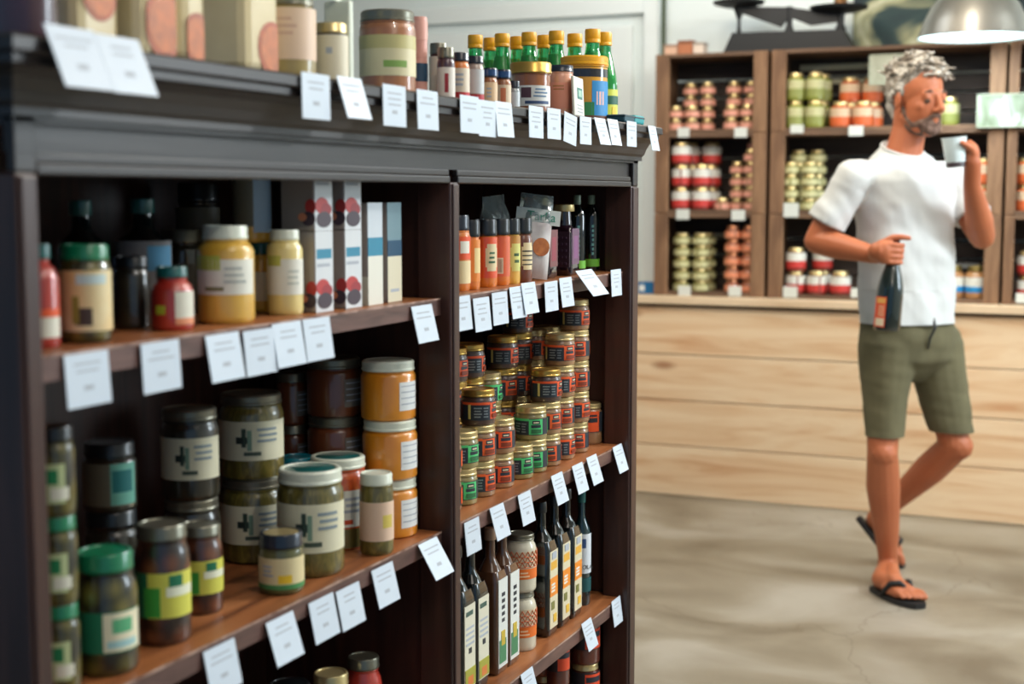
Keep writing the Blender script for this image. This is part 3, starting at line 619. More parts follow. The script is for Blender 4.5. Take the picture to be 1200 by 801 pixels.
def lemon_bottle(label, loc, rz):
    t = thing('lemon_juice_bottle', label, 'bottle', loc, rz, 'green bottles with yellow caps')
    q = MB(); q.lathe([(0, .002), (.022, 0), (.0265, .003), (.028, .010), (.028, .072), (.0272, .082), (.024, .100), (.0185, .122), (.0145, .138), (.0135, .150), (.0135, .160), (0, .160)], GREENG, 28); q.build('glass_bottle', t)
    q = MB(); q.lathe([(0, .004), (.022, .004), (.0252, .01), (.0254, .080), (.022, .1), (.0165, .122), (.0142, .132), (0, .132)], JUICE, 24); q.build('juice', t)
    q = MB(); q.lathe([(.0150, .150), (.0158, .151), (.0158, .156), (.0152, .157), (.0158, .158), (.0158, .172), (.0148, .175), (0, .175)], M_yellow, 26); q.build('cap', t)
    q = MB(); q.arc(.0284, -170, 170, .014, .068, K((196, 204, 80)), .0004); q.arc(.0289, -170, 170, .040, .056, K((24, 90, 70)), .0003)
    for a in (-110, -60, -10, 40): q.arc(.0292, a, a+22, .018, .036, K((226, 190, 40)), .0003)
    q.build('paper_label', t)
    for c in t.children: c.scale = (1, 1, 1.09)
    return t
LBt = ['leftmost in the front row', 'second in the front row', 'third in the front row', 'fourth in the front row, behind the pink jar', 'in the back row before the last front bottle', 'last in the front row, above the mustard tub']
bt = lemon_bottle('green bottle with a yellow cap, '+LBt[0], (-1, 9, ZTOP), 0); fi = True
for k, px in enumerate([557, 588.5, 620, 652, 673.5, 694.5]):
    p = on_y(px, 50, 2.7385 if k != 4 else 2.80); loc = (p.x, p.y, ZTOP)
    if fi: bt.location = loc; fi = False
    else: dup(bt, loc, k, 'green bottle with a yellow cap, '+LBt[k])
for k, (px, lb) in enumerate([(575, 'behind the gap left of the second front bottle'), (606.5, 'behind the gap before the third front bottle'), (638, 'behind the gap before the fourth front bottle'), (708, 'rightmost, seen down to its label')]):
    p = on_y(px, 50, 2.80); dup(bt, (p.x, p.y, ZTOP), k+2, 'green bottle with a yellow cap, '+lb)
for k, (px, lb) in enumerate([(727, 'flat dark teal tin near the right end of the cabinet top'), (739, 'flat bright teal tin at the right end of the cabinet top')]):
    y = on_x(px, 138, -.936).y; t = thing('flat_tin', lb, 'tin', (-.937, y, ZTOP), group='teal tins on the cabinet top')
    q = MB(); q.box((-.021, -.03, 0), (.021, .03, .016+.002*k), K((20, 70, 84) if k == 0 else (24, 140, 146)), .004); q.build('tin_body', t); q = MB(); q.box((-.0214, -.0304, .011), (.0214, .0304, .0145), K((14, 50, 60)), .001); q.build('rim', t)

# ---------- left bay, upper shelf
z = ZS[0]+.0003
put('sauce_bottle', 'red sauce bottle with a white lower label, half hidden by the left post', 'bottle', (22, 69, 286), 1.01, z, C_red, M_teal, [(-120, 20, .1, .3, PAPER), (-120, 20, .30, .38, K((226, 90, 40)))], lf=.14, lr=.6, neck=.5, sh=.66)
put('olive_jar', 'dark green lidded jar with an olive on its cream label, beside the red bottle', 'jar', (68, 130, 286), 1.0, z, C_olive, M_green, [(-140, 40, .12, .74, nmat('olive_label', [(.3, (222, 190, 130)), (.7, (226, 216, 176))], nscale=18, rough=.5)), (-72, -36, .18, .36, K((70, 56, 50))), (-80, -64, .2, .48, K((140, 136, 60))), (-70, 0, .6, .7, K((190, 210, 210)))], lf=.16, neck=.9)
put('relish_jar', 'small round jar of red relish with a teal lid and white side label', 'jar', (176, 227, 312), 1.0, z, C_red, M_teal, [(-46, 20, .2, .62, PAPER), (-100, -72, .26, .4, K((176, 190, 50))), (-46, 20, .1, .2, K((226, 150, 110)))], lf=.17, lr=.74, neck=.68, sh=.6)
def dark_bottle(label, px, pt, L, R, H, zz, lab, cap=M_teal, grp=None, name='sauce_bottle', bodym=None, sy=300, s0=.60):
    p = on_x(px, sy, -L); t = thing(name, label, 'bottle', (-L, p.y, zz), 0, grp)
    q = MB(); q.lathe([(0, .002), (R*.9, 0), (R, .006), (R, H*s0), (R*.9, H*(s0+.06)), (R*.5, H*(s0+.13)), (R*.38, H*(s0+.17)), (R*.36, H*.93), (0, H*.93)], bodym or C_dkbot, 26); q.build('glass_bottle', t)
    q = MB(); q.lathe([(R*.42, H*.88), (R*.44, H*.89), (R*.44, H*.99), (R*.40, H), (0, H)], cap, 20); q.build('cap', t)
    if lab: q = MB(); [q.arc(R+.0003+.0002*i, a, b, H*c, H*d_, m, .0003) for i, (a, b, c, d_, m) in enumerate(lab)]; q.build('paper_label', t)
    return t
dark_bottle('dark bottle with a bluish label standing behind the jar with the olive label', 96, 236, 1.16, .030, .150, z, [(-110, 30, .3, .62, K((100, 130, 170)))])
dark_bottle('dark bottle with a grey label and teal cap behind the small red relish jar', 168, 236, 1.13, .034, .152, z, [(-130, 30, .24, .66, K((146, 146, 146))), (-44, 20, .42, .62, K((96, 170, 210)))])  # the blue patch is a highlight painted onto the grey label
put('preserve_jar', 'dark jar with no visible label left of the red relish jar', 'jar', (132, 176, 300), 1.06, z, C_dark, M_black, [])
put('preserve_jar', 'dark jar with a pale metal lid behind the big yellow jar', 'jar', (186, 240, 268), 1.13, z, C_dark, M_silver, [(-130, 10, .16, .6, K((70, 66, 52)))])
loc, R, H1 = fit(196, 250, 268, 1.14, z)
put('preserve_jar', 'dim jar with a greyish label in the shadow at the back, left of centre', 'jar', (206, 258, 214), 1.20, z, C_dark, M_black, [(-140, 20, .6, .8, K((100, 100, 84)))])
YL = [(-128, 12, .30, .66, IVORY), (-128, -66, .55, .70, K((176, 186, 80))), (-100, -60, .34, .38, K((120, 120, 80)))]
put('mustard_jar', 'big round jar of yellow mustard with a cream lid, largest on the upper left shelf', 'jar', (230, 298, 264), .99, z, C_mustard, M_white, YL+lines(-60, -10, .4, .6, 3, K((180, 186, 180)), seed=8), lf=.14, lr=.80, neck=.76, sh=.74)
put('mustard_jar', 'paler yellow jar with a cream lid beside the two stacks of fruit cartons', 'jar', (312, 355, 269), 1.0, z, C_cream, M_white, [(-130, 20, .24, .66, IVORY), (-120, -70, .58, .70, K((186, 188, 90)))]+lines(-50, -5, .34, .55, 3, K((190, 196, 186)), seed=9), lf=.12, lr=.82, neck=.78, sh=.76)
t1 = put('mustard_jar', 'small yellow jar with a teal lid and ragged white label between the two yellow jars', 'jar', (290, 322, 284), 1.062, z, C_mustard, M_teal, [(-110, 10, .16, .58, IVORY)], lf=.17, lr=.92)
loc, R, H1 = fit(290, 322, 284, 1.062, z)
jar('mustard_jar', 'jar with a blue-white label stacked on the small teal-lidded jar', 'jar', (loc[0]-.012, loc[1], z+H1+.0003), R*1.42, .098, C_mustard, M_black, [(-140, 10, .22, .86, K((116, 116, 100))), (-54, 12, .14, .88, K((170, 200, 226)))], lf=.12, lr=.9)
def FI(fs, f, a, u): return [i for i, g in enumerate(fs) if g[0] == f and g[1] == a and g[3] == u][0]
def carton(label, pe, Lf, w, dp, zz, h, faces, grp, pm=300, name='juice_carton', c=(150, 140, 132)):
    """upright carton whose front vertical edge stands at pixel column pe"""
    y = on_x(pe, pm, -Lf).y; t = thing(name, label, 'carton', (-Lf, y, zz), 0, grp)
    q = MB(); q.box((-dp, 0, 0), (0, w, h), K(c, .35, .6), .002); q.build('carton_body', t)
    q = MB()
    for fi, (f, a, b, u, v, m) in enumerate(faces):
        dd = .0004+.00014*fi
        if f == 'x': q.box((-.0001, a*w, u*h), (dd, b*w, v*h), m)
        elif f == 'e': q.prism([(w*(a+b*math.cos(2*PI*k/16)), h*(u+v*math.sin(2*PI*k/16))) for k in range(16)], .0004, dd+.0002, m, 'x')
        elif f == 'f': q.prism([(-dp*(1-a)+dp*b*math.cos(2*PI*k/16), h*(u+v*math.sin(2*PI*k/16))) for k in range(16)], -dd-.0002, -.0002, m, 'y')
        else: q.box((-dp*(1-a), -dd, u*h), (-dp*(1-b), .0001, v*h), m)
    q.build('print', t); return t
RB = K((178, 52, 52)); BLK = K((62, 50, 62)); TLB = K((40, 130, 160))
ART = [('x', .02, .98, .0, 1, K((206, 212, 216))), ('x', .08, .9, .66, .78, TLB), ('x', .1, .8, .56, .60, M_ink), ('e', .40, .36, .31, .10, RB), ('e', .62, .30, .26, .08, K((150, 40, 48))), ('e', .5, .40, .14, .10, BLK), ('f', .90, .16, .30, .09, RB), ('f', .84, .2, .15, .09, BLK), ('f', .66, .13, .17, .05, K((206, 130, 96)))]  # pale front over the greyer body paints a lit face beside a shaded side
for i, (pe, nmx) in enumerate([(369, 'left'), (404, 'right')]):
    for k in range(2):
        carton('berry carton with red and black fruit, %s one of the %s stacked pair' % (['lower', 'upper'][k], nmx), pe, .995, .047, .052, z+k*.109, .1085, ART, 'berry cartons stacked in pairs')
MTN = [('x', .0, 1, .0, 1, K((196, 206, 214))), ('x', .0, 1, 0, .5, K((222, 222, 210))), ('x', 0, 1, .48, .66, TLB), ('y', .0, 1, 0, .28, K((190, 188, 170))), ('y', .45, .7, .06, .3, BLK)]
carton('tall white carton with a blue band, left of two at the shelf end', 431, .995, .043, .062, z, .146, MTN, 'white and blue cartons at the end of the shelf', name='tea_carton')
carton('tall greyish carton with a dark blue band, right of two at the shelf end', 454, .999, .043, .062, z, .146, [('x', .0, 1, .0, 1, K((110, 140, 150))), ('x', .0, 1, 0, .5, K((216, 210, 184))), ('x', 0, 1, .46, .62, K((20, 70, 100)))]+[('x', .2, .8, .1, .13, M_ink)], 'white and blue cartons at the end of the shelf', name='tea_carton')

# ---------- left bay, middle shelf
z = ZS[1]+.0003
GW = [(-130, -20, .16, .6, K((186, 200, 150))), (-80, -40, .38, .54, K((30, 130, 80))), (-60, -10, .2, .34, PAPER)]
for k, lb in enumerate(['bottom', 'middle', 'top']):
    loc, R, _ = fit(44, 94, 690, 1.0, z)
    jar('olive_jar', 'green and white labelled olive jar, %s of three stacked by the left post' % lb, 'jar', (loc[0], loc[1], z+k*.094), R, .0935, C_olive, M_green if k != 2 else M_black, GW, lf=.16, group='olive jars stacked by the left post')
put('olive_jar', 'jar of green olives with a bright green lid and a green and white label', 'jar', (84, 161, 644), .985, z, C_olive, M_green, [(-150, 20, .20, .54, K((24, 116, 80))), (-56, 24, .21, .53, K((226, 220, 190))), (-40, 0, .36, .48, K((80, 170, 120))), (-50, 10, .24, .30, K((160, 200, 200)))], lf=.15, lr=.90, neck=.84, sh=.68)
for (bx, lb, Lf) in [((156, 223, 612), 'jar of brown olives with a silver lid and a lime label, nearer the green-lidded jar', .995), ((208, 261, 613), 'brown olive jar with a silver lid and lime label, behind its twin', 1.03)]:
    put('olive_jar', lb, 'jar', bx, Lf, z, C_brown, M_silver, [(-130, 26, .24, .62, K((206, 206, 84))), (-130, -84, .24, .62, DGRN), (-92, -58, .25, .50, K((60, 160, 60))), (-40, -10, .46, .60, DGRN), (-46, 20, .42, .5, K((226, 230, 206)))], lf=.12, lr=.9, neck=.84, sh=.7)
l0, R0, H0 = fit(98, 164, 610, 1.13, z)
jar('preserve_jar', 'dark jar behind the green-lidded olive jar, carrying another jar', 'jar', l0, R0, .128, C_dark, M_black, [(-90, 20, .3, .6, K((60, 70, 70)))])
jar('preserve_jar', 'dark jar with a label edged in teal, stacked behind the green-lidded olive jar', 'jar', (l0[0], l0[1], z+.1285), R0*.98, .086, C_dark, M_black, [(-130, 10, .1, .72, K((110, 104, 84))), (-50, 10, .12, .72, K((110, 180, 160))), (-46, 0, .3, .62, K((10, 110, 110)))], lf=.2)
def knife_label(x=0): return [(-140, 20, .24, .70, K((214, 210, 182))), (-74, -66, .40, .62, K((50, 70, 60))), (-84, -62, .44, .52, K((30, 44, 40))), (-64, -56, .36, .6, K((120, 150, 130))), (-70, -40, .30, .345, K((70, 84, 70)))]+lines(-50, -2, .44, .64, 3, K((130, 144, 150)), seed=11)
lb_ = [('big jar of pickles with a white label, bottom of the left dim stack', 0, 0), ('big jar of pickles with a pale label, top of the left dim stack', 0, 1), ('big jar of pickles with a white label, bottom of the right dim stack', 1, 0), ('big jar of pickles with a pale blue-lit label, top of the right dim stack', 1, 1)]
for lb, i, k in lb_:
    loc, R, H = fit(*[(190, 258, 548), (258, 334, 548)][i], 1.10, z)
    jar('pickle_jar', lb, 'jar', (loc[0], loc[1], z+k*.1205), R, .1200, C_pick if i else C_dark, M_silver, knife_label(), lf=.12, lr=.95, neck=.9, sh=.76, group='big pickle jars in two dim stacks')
put('pickle_jar', 'big jar of pickled beans with a pale green lid and a slanting white label', 'jar', (324, 403, 547), .985, z, C_pick, M_white, knife_label(), lf=.13, lr=.96, neck=.9, sh=.76, lidtop=M_teal)
put('pickle_jar', 'jar of orange-red peppers with a pale green lid and a chilli on its label', 'jar', (362, 430, 533), 1.028, z, C_peper, M_white, [(-140, 25, .26, .66, IVORY), (-70, -30, .29, .34, K((206, 80, 40)))]+lines(-50, 5, .4, .6, 3, seed=12)+[(-175, 175, .03, .24, K((104, 92, 44), .4, 1))], lf=.12, lr=.96, neck=.9, sh=.78, lidtop=M_teal)
put('pickle_jar', 'slim jar with a pale lid and a flesh-pink label beside the orange jars', 'jar', (421, 461, 553), .972, z, C_pick, M_white, [(-140, 25, .18, .66, K((220, 190, 166))), (-40, 0, .34, .5, K((206, 186, 90)))], lf=.14, lr=.97, neck=.93, sh=.76)
put('paste_jar', 'small navy-lidded jar with a cream label, alone at the shelf front', 'jar', (303, 356, 622), .985, z, nmat('green_paste', [(.3, (60, 62, 30)), (.7, (96, 96, 48))], nscale=40, rough=.4, coat=1), M_navy, [(-150, 30, .12, .62, K((216, 202, 156))), (-66, -30, .2, .34, K((226, 190, 40))), (-150, 30, .10, .18, K((70, 140, 80)))]+lines(-110, -76, .3, .52, 3, seed=13), lf=.24, lr=.98, neck=.94, sh=.66, lidtop=M_goldp)
def honey(loc, R, H, label, dark=False, grp=None, lit=True):
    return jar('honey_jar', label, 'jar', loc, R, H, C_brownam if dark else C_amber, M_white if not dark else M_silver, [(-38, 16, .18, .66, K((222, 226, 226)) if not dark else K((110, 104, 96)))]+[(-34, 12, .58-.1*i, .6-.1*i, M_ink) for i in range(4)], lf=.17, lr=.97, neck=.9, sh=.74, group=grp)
loc, R, _ = fit(428, 492, 440, .992, z, 560); HH = .0905; print('HONEY', loc, R)
ya = min(loc[1], 1.95-R)
for k, lb in enumerate(['bottom', 'middle', 'top']): honey((-(.992+R)+.002*(k == 1), ya-.003*(k != 0), z+k*HH), R, HH-.0004, 'jar of bright orange honey with a white lid, %s of the stack beside the divider' % lb, grp='orange honey jars')
loc2, R2, _ = fit(357, 427, 440, 1.083, z, 500); loc2 = (loc2[0], min(loc2[1], 1.955-R2), z)
for k, lb in enumerate(['bottom', 'middle', 'top']): honey((loc2[0], loc2[1], z+k*HH), R2*.92, HH-.0004, 'dark honey jar with dull lid, %s of the shaded stack beside the orange ones' % lb, True, 'dark honey jars')
loc3, R3, _ = fit(322, 362, 455, 1.172, z, 500); loc3 = (loc3[0], min(loc3[1], 1.95-R3), z)
for k, lb in enumerate(['bottom', 'middle', 'top']): honey((loc3[0], loc3[1], z+k*.082), R3*.92, .0816, 'jar of dark honey with a dull lid, %s of the rearmost shaded stack' % lb, True, 'dark honey jars')
put('pickle_jar', 'jar showing mostly its bright teal lid, behind the pale-lidded pickle jar', 'jar', (326, 370, 534), 1.115, z, C_dark, mat('bright_teal_lid', (20, 130, 150), .3, coat=.6), [], lf=.13)

# ---------- left bay, lower shelf: only tops show
z = ZS[2]+.0003
put('preserve_jar', 'jar of red sauce with a silver lid on the lower shelf', 'jar', (404, 448, 768), 1.03, z, C_red, M_silver, [(-130, 20, .2, .6, K((222, 190, 160)))], lf=.12, lr=.86, neck=.78, sh=.7)
put('preserve_jar', 'jar of amber preserve with a pink label on the lower shelf by the divider', 'jar', (444, 492, 757), 1.04, z, C_amb2, M_navy, [(-140, 20, .2, .70, K((222, 176, 150))), (-50, 0, .3, .62, K((70, 70, 60)))], lf=.12, lr=.86, neck=.8, sh=.74)
put('preserve_jar', 'pale-lidded jar at the left of the red sauce jar on the lower shelf', 'jar', (366, 410, 787), 1.03, z, C_dark, M_goldp, [], lf=.12)
put('preserve_jar', 'dark jar of which only the lid glints under the middle price tags', 'jar', (312, 366, 800), 1.06, z, C_dark, M_black, [], lf=.12)
put('preserve_jar', 'dark jar in shadow farthest left on the lower shelf', 'jar', (250, 312, 820), 1.08, z, C_dark, M_black, [], lf=.12)
put('preserve_jar', 'tall dark jar in the back row of the lower shelf', 'jar', (370, 420, 760), 1.17, z, C_dark, M_black, [], lf=.12)

# ---------- right bay, upper shelf
z = ZS[0]+.0003
put('spice_jar', 'tall spice jar with a dark lid and an orange label, beside the divider', 'jar', (520, 551, 252), 1.0, z, C_orange, M_navy, [(-160, 40, .42, .72, K((222, 84, 36))), (-160, 40, .1, .40, K((222, 206, 160))), (-50, 0, .5, .66, K((222, 220, 206))), (-120, -70, .14, .3, K((150, 110, 50)))], lf=.2, lr=.95, neck=.9, sh=.72)
OV = lambda c: [(-64, 14, .28, .62, c)]
sp = [(539, 563, 'orange', C_orange, [(-160, 40, .12, .72, K((226, 130, 30), .4, 1)), (-40, 10, .24, .6, K((222, 200, 140)))]),
      (555, 583, 'red and orange with a round cream emblem', C_orange, [(-160, 40, .14, .74, K((222, 80, 32), .4, 1)), (-66, 6, .30, .58, CREAM), (-58, -2, .24, .64, CREAM)]+lines(-52, -8, .34, .54, 3, K((60, 100, 70)), seed=20)),
      (572, 598, 'orange-red with a barcode patch', C_orange, [(-160, 40, .14, .74, K((214, 92, 44), .4, 1)), (-80, -44, .18, .42, K((222, 212, 186)))]+[(-78+i*6, -76+i*6, .2, .4, M_inkd) for i in range(5)]),
      (586, 610, 'yellow-brown with a round lime label', C_mustard, [(-160, 40, .3, .74, K((186, 130, 44), .4, 1)), (-66, 12, .26, .56, K((206, 206, 120))), (-58, 4, .2, .62, K((206, 206, 120)))]+lines(-46, -4, .3, .5, 2, K((60, 90, 50)), seed=21)),
      (599, 624, 'brown with a round striped cream label', C_brownam, [(-68, 14, .26, .56, CREAM), (-58, 4, .2, .62, CREAM)]+[(-64, 8, .27+.07*i, .29+.07*i, M_inkd) for i in range(4)])]
for i, (a, b, d_, c, pt) in enumerate(sp):
    loc, R, H = fit(a, b, 263, .998, z, 300)
    jar('spice_jar', 'spice jar with a tall black cap, %s' % d_, 'jar', loc, R*.97, .116, c, M_black, pt, lf=.24, lr=1.0, neck=.86, sh=.66, group='spice jars with tall black caps')
def bag(name, label, px, py, L, w, h, lean, mfront, film, prints, rz=0, dp=.035):
    y = on_x(px, py, -L).y; t = thing(name, label, 'bag', (-L, y, z+.005), 0); t.rotation_euler = (math.radians(lean[1]), math.radians(lean[0]), math.radians(rz))
    def pil(z0, z1, m, nme):
        q = MB(); n = 12; r = random.Random(3); vs = []; fs = []
        for side in (1, -1):
            for i in range(n+1):
                for j in range(n+1):
                    u, v = i/n*2-1, z0+(z1-z0)*j/n; e = max(0, 1-abs(u)**4)*max(.04, 1-abs(2*v-1)**3); zz = v*h
                    cr = noise.noise(Vector((u*2, v*4, side*3)))*.006*(1 if v > .55 else .35)
                    vs.append((side*(dp/2*e)+cr*(e > .05), u*w/2*(1-.10*max(0, v-.5)), zz))
        s = (n+1)**2
        for i in range(n):
            for j in range(n):
                a = i*(n+1)+j; fs.append((a, a+n+1, a+n+2, a+1)); fs.append((s+a, s+a+1, s+a+n+2, s+a+n+1))
        for i in range(n):
            for (j, fl) in ((0, 0), (n, 1)): a = i*(n+1)+j; fs.append((a, s+a, s+a+n+1, a+n+1))
        for j in range(n):
            for i in (0, n): a = i*(n+1)+j; fs.append((a, a+1, s+a+1, s+a))
        q.add(vs, fs, m, True); return q.build(nme, t)
    pil(0, .66, mfront, 'filled_pouch'); pil(.661, 1, film, 'clear_top')
    return t
M_bagw = nmat('printed_bag', [(.35, (176, 168, 170)), (.6, (206, 206, 204))], nscale=14, rough=.3, coat=.4)
b1 = bag('snack_bag', 'white printed snack bag with a clear crumpled top leaning behind the spice jars', 621, 300, 1.018, .066, .156, (-6, -7), M_bagw, PLASTIC, None, rz=-52, dp=.03)
q = MB(); q.prism([(.012+.016*math.cos(2*PI*k/18), .058+.017*math.sin(2*PI*k/18)) for k in range(18)], .0150, .0158, nmat('biscuit_print_b', [(.3, (160, 84, 40)), (.7, (206, 130, 70))], nscale=60), 'x')
q.box((.0150, -.03, .082), (.0156, -.012, .10), K((150, 60, 110))); q.box((.0105, -.04, .100), (.0112, .045, .128), K((196, 206, 204))); q.build('print', b1)
text_mesh('Tarka', .024, K((60, 140, 120)), 'lettering', b1, Matrix.Translation((.0125, .008, .114)) @ Matrix.Rotation(PI/2, 4, 'Z') @ Matrix.Rotation(PI/2, 4, 'X'))
bag('snack_bag', 'clear crumpled plastic bag with dark contents behind the spice jars, left of the printed bag', 583, 290, 1.125, .11, .152, (-2, 3), mat('dark_bag_contents', (56, 50, 44), .4, coat=.5), PLASTIC, None)
def sq_bottle(name, label, cat, pe, pm, Lf, w, H, zz, body, cap, lab, grp=None, neck=.36, sh=.66, hz=.86, capr=None, capz=.92, text=None):
    y = on_x(pe, pm, -Lf).y; t = thing(name, label, cat, (-Lf-w/2, y+w/2, zz), 0, grp); R = w/2
    q = MB(); q.lathe([(0, .003), (R*.85, 0), (R*.98, .004), (R, .012), (R, H*sh*.96), (R*.96, H*sh), (R*.80, H*(sh+.05))], body, 40, sq=7)
    q.lathe([(R*.80*1.0, H*(sh+.045)), (R*.62, H*(sh+.085)), (R*neck, H*(sh+.13)), (R*neck*.95, H*(sh+.16)), (R*neck*.9, H*capz), (R*neck*1.1, H*capz), (R*neck*1.1, H*(capz+.012)), (0, H*(capz+.012))], body, 28)
    q.build('glass_bottle', t)
    q = MB(); cr = capr or R*neck*1.12; q.lathe([(cr, H*capz), (cr*1.03, H*(capz+.01)), (cr, H*.99), (cr*.9, H), (0, H)], cap, 22); q.build('cap', t)
    for face in ('x', 'y'):
        q = MB()
        for i, (f, a, b, u, v, m) in enumerate(lab):
            e = R+.0003+.00015*i
            if f != face: continue
            if f == 'x': q.box((R*.9, -w/2+a*w, u*H), (e, -w/2+b*w, v*H), m)
            else: q.box((-w/2+a*w, -e, u*H), (-w/2+b*w, -R*.9, v*H), m)
        if q.v: q.build('paper_label' if face == 'x' else 'side_print', t)
    return t
for i, (pe, c, nmx) in enumerate([(643, (104, 34, 46), 'red'), (669, (92, 52, 88), 'pink-violet')]):
    dots = []
    for a in range(5):
        for b in range(5): dots.append(('y', .12+a*.16, .2+a*.16, .16+b*.09, .19+b*.09, K(tuple(int(v*.6) for v in c))))
    sq_bottle('syrup_bottle', 'dark square syrup bottle with a %s patterned label and metal lid' % nmx, 'bottle', pe, 300, 1.005, .052, .140, z, C_purp, M_goldp,
        [('y', .06, .94, .12, .62, K((50, 26, 40) if i else (70, 22, 34))), ('x', .12, .86, .16, .66, K(c, .35, .5)), ('x', .3, .7, .24, .56, K(tuple(min(255, int(v*1.2)+14) for v in c)))]+dots, 'dark square syrup bottles', neck=.62, sh=.62, capz=.90, capr=.021)
for i, (pa, pb, nmx) in enumerate([(664, 688, 'left'), (683, 707, 'right')]):
    loc, R, _ = fit(pa, pb, 222, 1.02, z, 280)
    loc = (loc[0]-.004, min(loc[1], 2.803-R*.9), z); R *= .92
    t = dark_bottle('slim black oil bottle with a lime foot band, %s of the pair by the post' % nmx, (pa+pb)/2-2.5*i, 0, 1.02+R, R*.90, .158, z, [(-170, 170, .06, .16, K((110, 180, 60)))], mat('pale_green_cap', (120, 140, 120), .3), 'slim oil bottles by the right post', 'oil_bottle', s0=.72)
    q = MB()   # unreadable lettering running up the bottle
    for k, l_ in enumerate([7, 5, 8, 4, 7, 6, 8]): q.arc(R*.90+.0002, -58-l_, -50, .034+.0095*k, .0395+.0095*k, K((96, 150, 146)), .0003)
    q.build('printed_words', t)

# ---------- right bay, middle shelf: stacks of small pate jars
z = ZS[1]+.0003
RJ, HJ = .0305, .0622
def pj(col, body, lid):
    c = K(col); d = K(tuple(int(v*.55) for v in col))
    def f(): return jar('pate_jar', 'x', 'jar', (-1, 9, 0), RJ, HJ, body, lid, [(-176, 176, .16, .66, NAVY), (-74, -22, .18, .64, c), (-176, -74, .59, .66, c), (-66, -30, .38, .47, NAVY), (-62, -34, .49, .60, NAVY), (-58, -38, .52, .56, K((206, 200, 170))), (14, 60, .2, .62, c)]
        + lines(-130, -104, .22, .54, 4, K((130, 140, 140)), seed=31)+lines(-100, -82, .22, .54, 4, K((120, 130, 136)), seed=32)+[(-148, -140, .2, .6, K((206, 190, 110)))]+[(-66, -30, .22, .34, d)], lf=.20, lr=.97, neck=.93, sh=.68)
    return f
PJ['o'] = pj((232, 92, 36), C_pate, M_goldp)(); PJ['g'] = pj((76, 196, 116), nmat('green_pate', [(.3, (120, 110, 62)), (.7, (150, 138, 84))], nscale=30, rough=.4, coat=1), M_goldp)(); PJ['d'] = pj((222, 84, 34), C_dkpate, M_gold)()
used = {'o': 0, 'g': 0, 'd': 0}
def pput(k, loc, rz, lb, grp='small pate jars'):
    if not used[k]: used[k] = 1; o = PJ[k]; o.location = loc; o.rotation_euler = (0, 0, rz); o['label'] = lb; o['group'] = grp
    else: dup(PJ[k], loc, rz, lb, grp)
CN = {'o': 'orange-labelled pate jar', 'g': 'green-labelled pate jar', 'd': 'dark orange-labelled pate jar'}
ROW = [(541, 'oo', 'the column against the divider'), (560, 'gg', 'the second front column from the divider'), (581, 'ood', 'the third front column from the divider'), (603, 'oo', 'the fourth front column from the divider'), (625, 'g', 'the low middle column'),
       (641, 'gg', 'the front column just right of the lowest one'), (657, 'ood', 'the three-high front column'), (673, 'oooo', 'the four-high front column'), (690, 'ooooo', 'the five-high front column')]
prev = 0
LV = ['bottom jar', 'second jar', 'third jar', 'fourth jar', 'fifth jar']
for px, st, wh in ROW:
    L = 1.032; y = fit_r(px, 560, L, RJ)
    if prev and y-prev < 2*RJ+.001: y = prev+2*RJ+.001
    prev = y
    for i, k in enumerate(st):
        pput(k, (-L+random.uniform(-.001, .001), y+random.uniform(-.0008, .0008)*(i > 0), z+i*(HJ+.0004)), math.radians(random.choice([10, 22, 34, 0, -8, 46]) if k != 'd' else 52), '%s, %s of %s' % (CN[k], LV[i], wh))
jar('pate_jar', 'taller pate jar with an orange label, alone at the right end beside the post', 'jar', (-1.041, min(fit_r(709, 500, 1.041, RJ), 2.80), z), RJ*.98, .086, C_pate, M_goldp, [(-176, 176, .3, .8, NAVY), (-80, -20, .32, .82, ORNG), (-72, -28, .55, .66, NAVY), (-70, -30, .69, .74, NAVY)], lf=.12, lr=.95)
BROW = [(528, 'oddd', 'behind the divider'), (548, 'oddd', 'next to the divider'), (568, 'ogdd', 'third from the divider'), (588, 'ogg', 'fourth from the divider'), (607, 'gddd', 'fifth from the divider'), (624, 'goddd', 'sixth from the divider'), (642, 'oooo', 'seventh from the divider'), (658, 'oooo', 'eighth from the divider'), (674, 'oooo', 'ninth from the divider')]
prev = 0
for px, st, wh in BROW:
    L = 1.115; y = fit_r(px, 440, L, RJ)
    if y < YD1+RJ-.0: y = YD1+RJ
    if prev and y-prev < 2*RJ+.001: y = prev+2*RJ+.001
    if y > 2.79: break
    prev = y
    for i, k in enumerate(st): pput(k, (-L, y, z+i*(HJ+.0004)), math.radians(random.choice([40, 55, 20, 64])), '%s, %s of the rear column %s' % (CN[k], LV[i], wh))

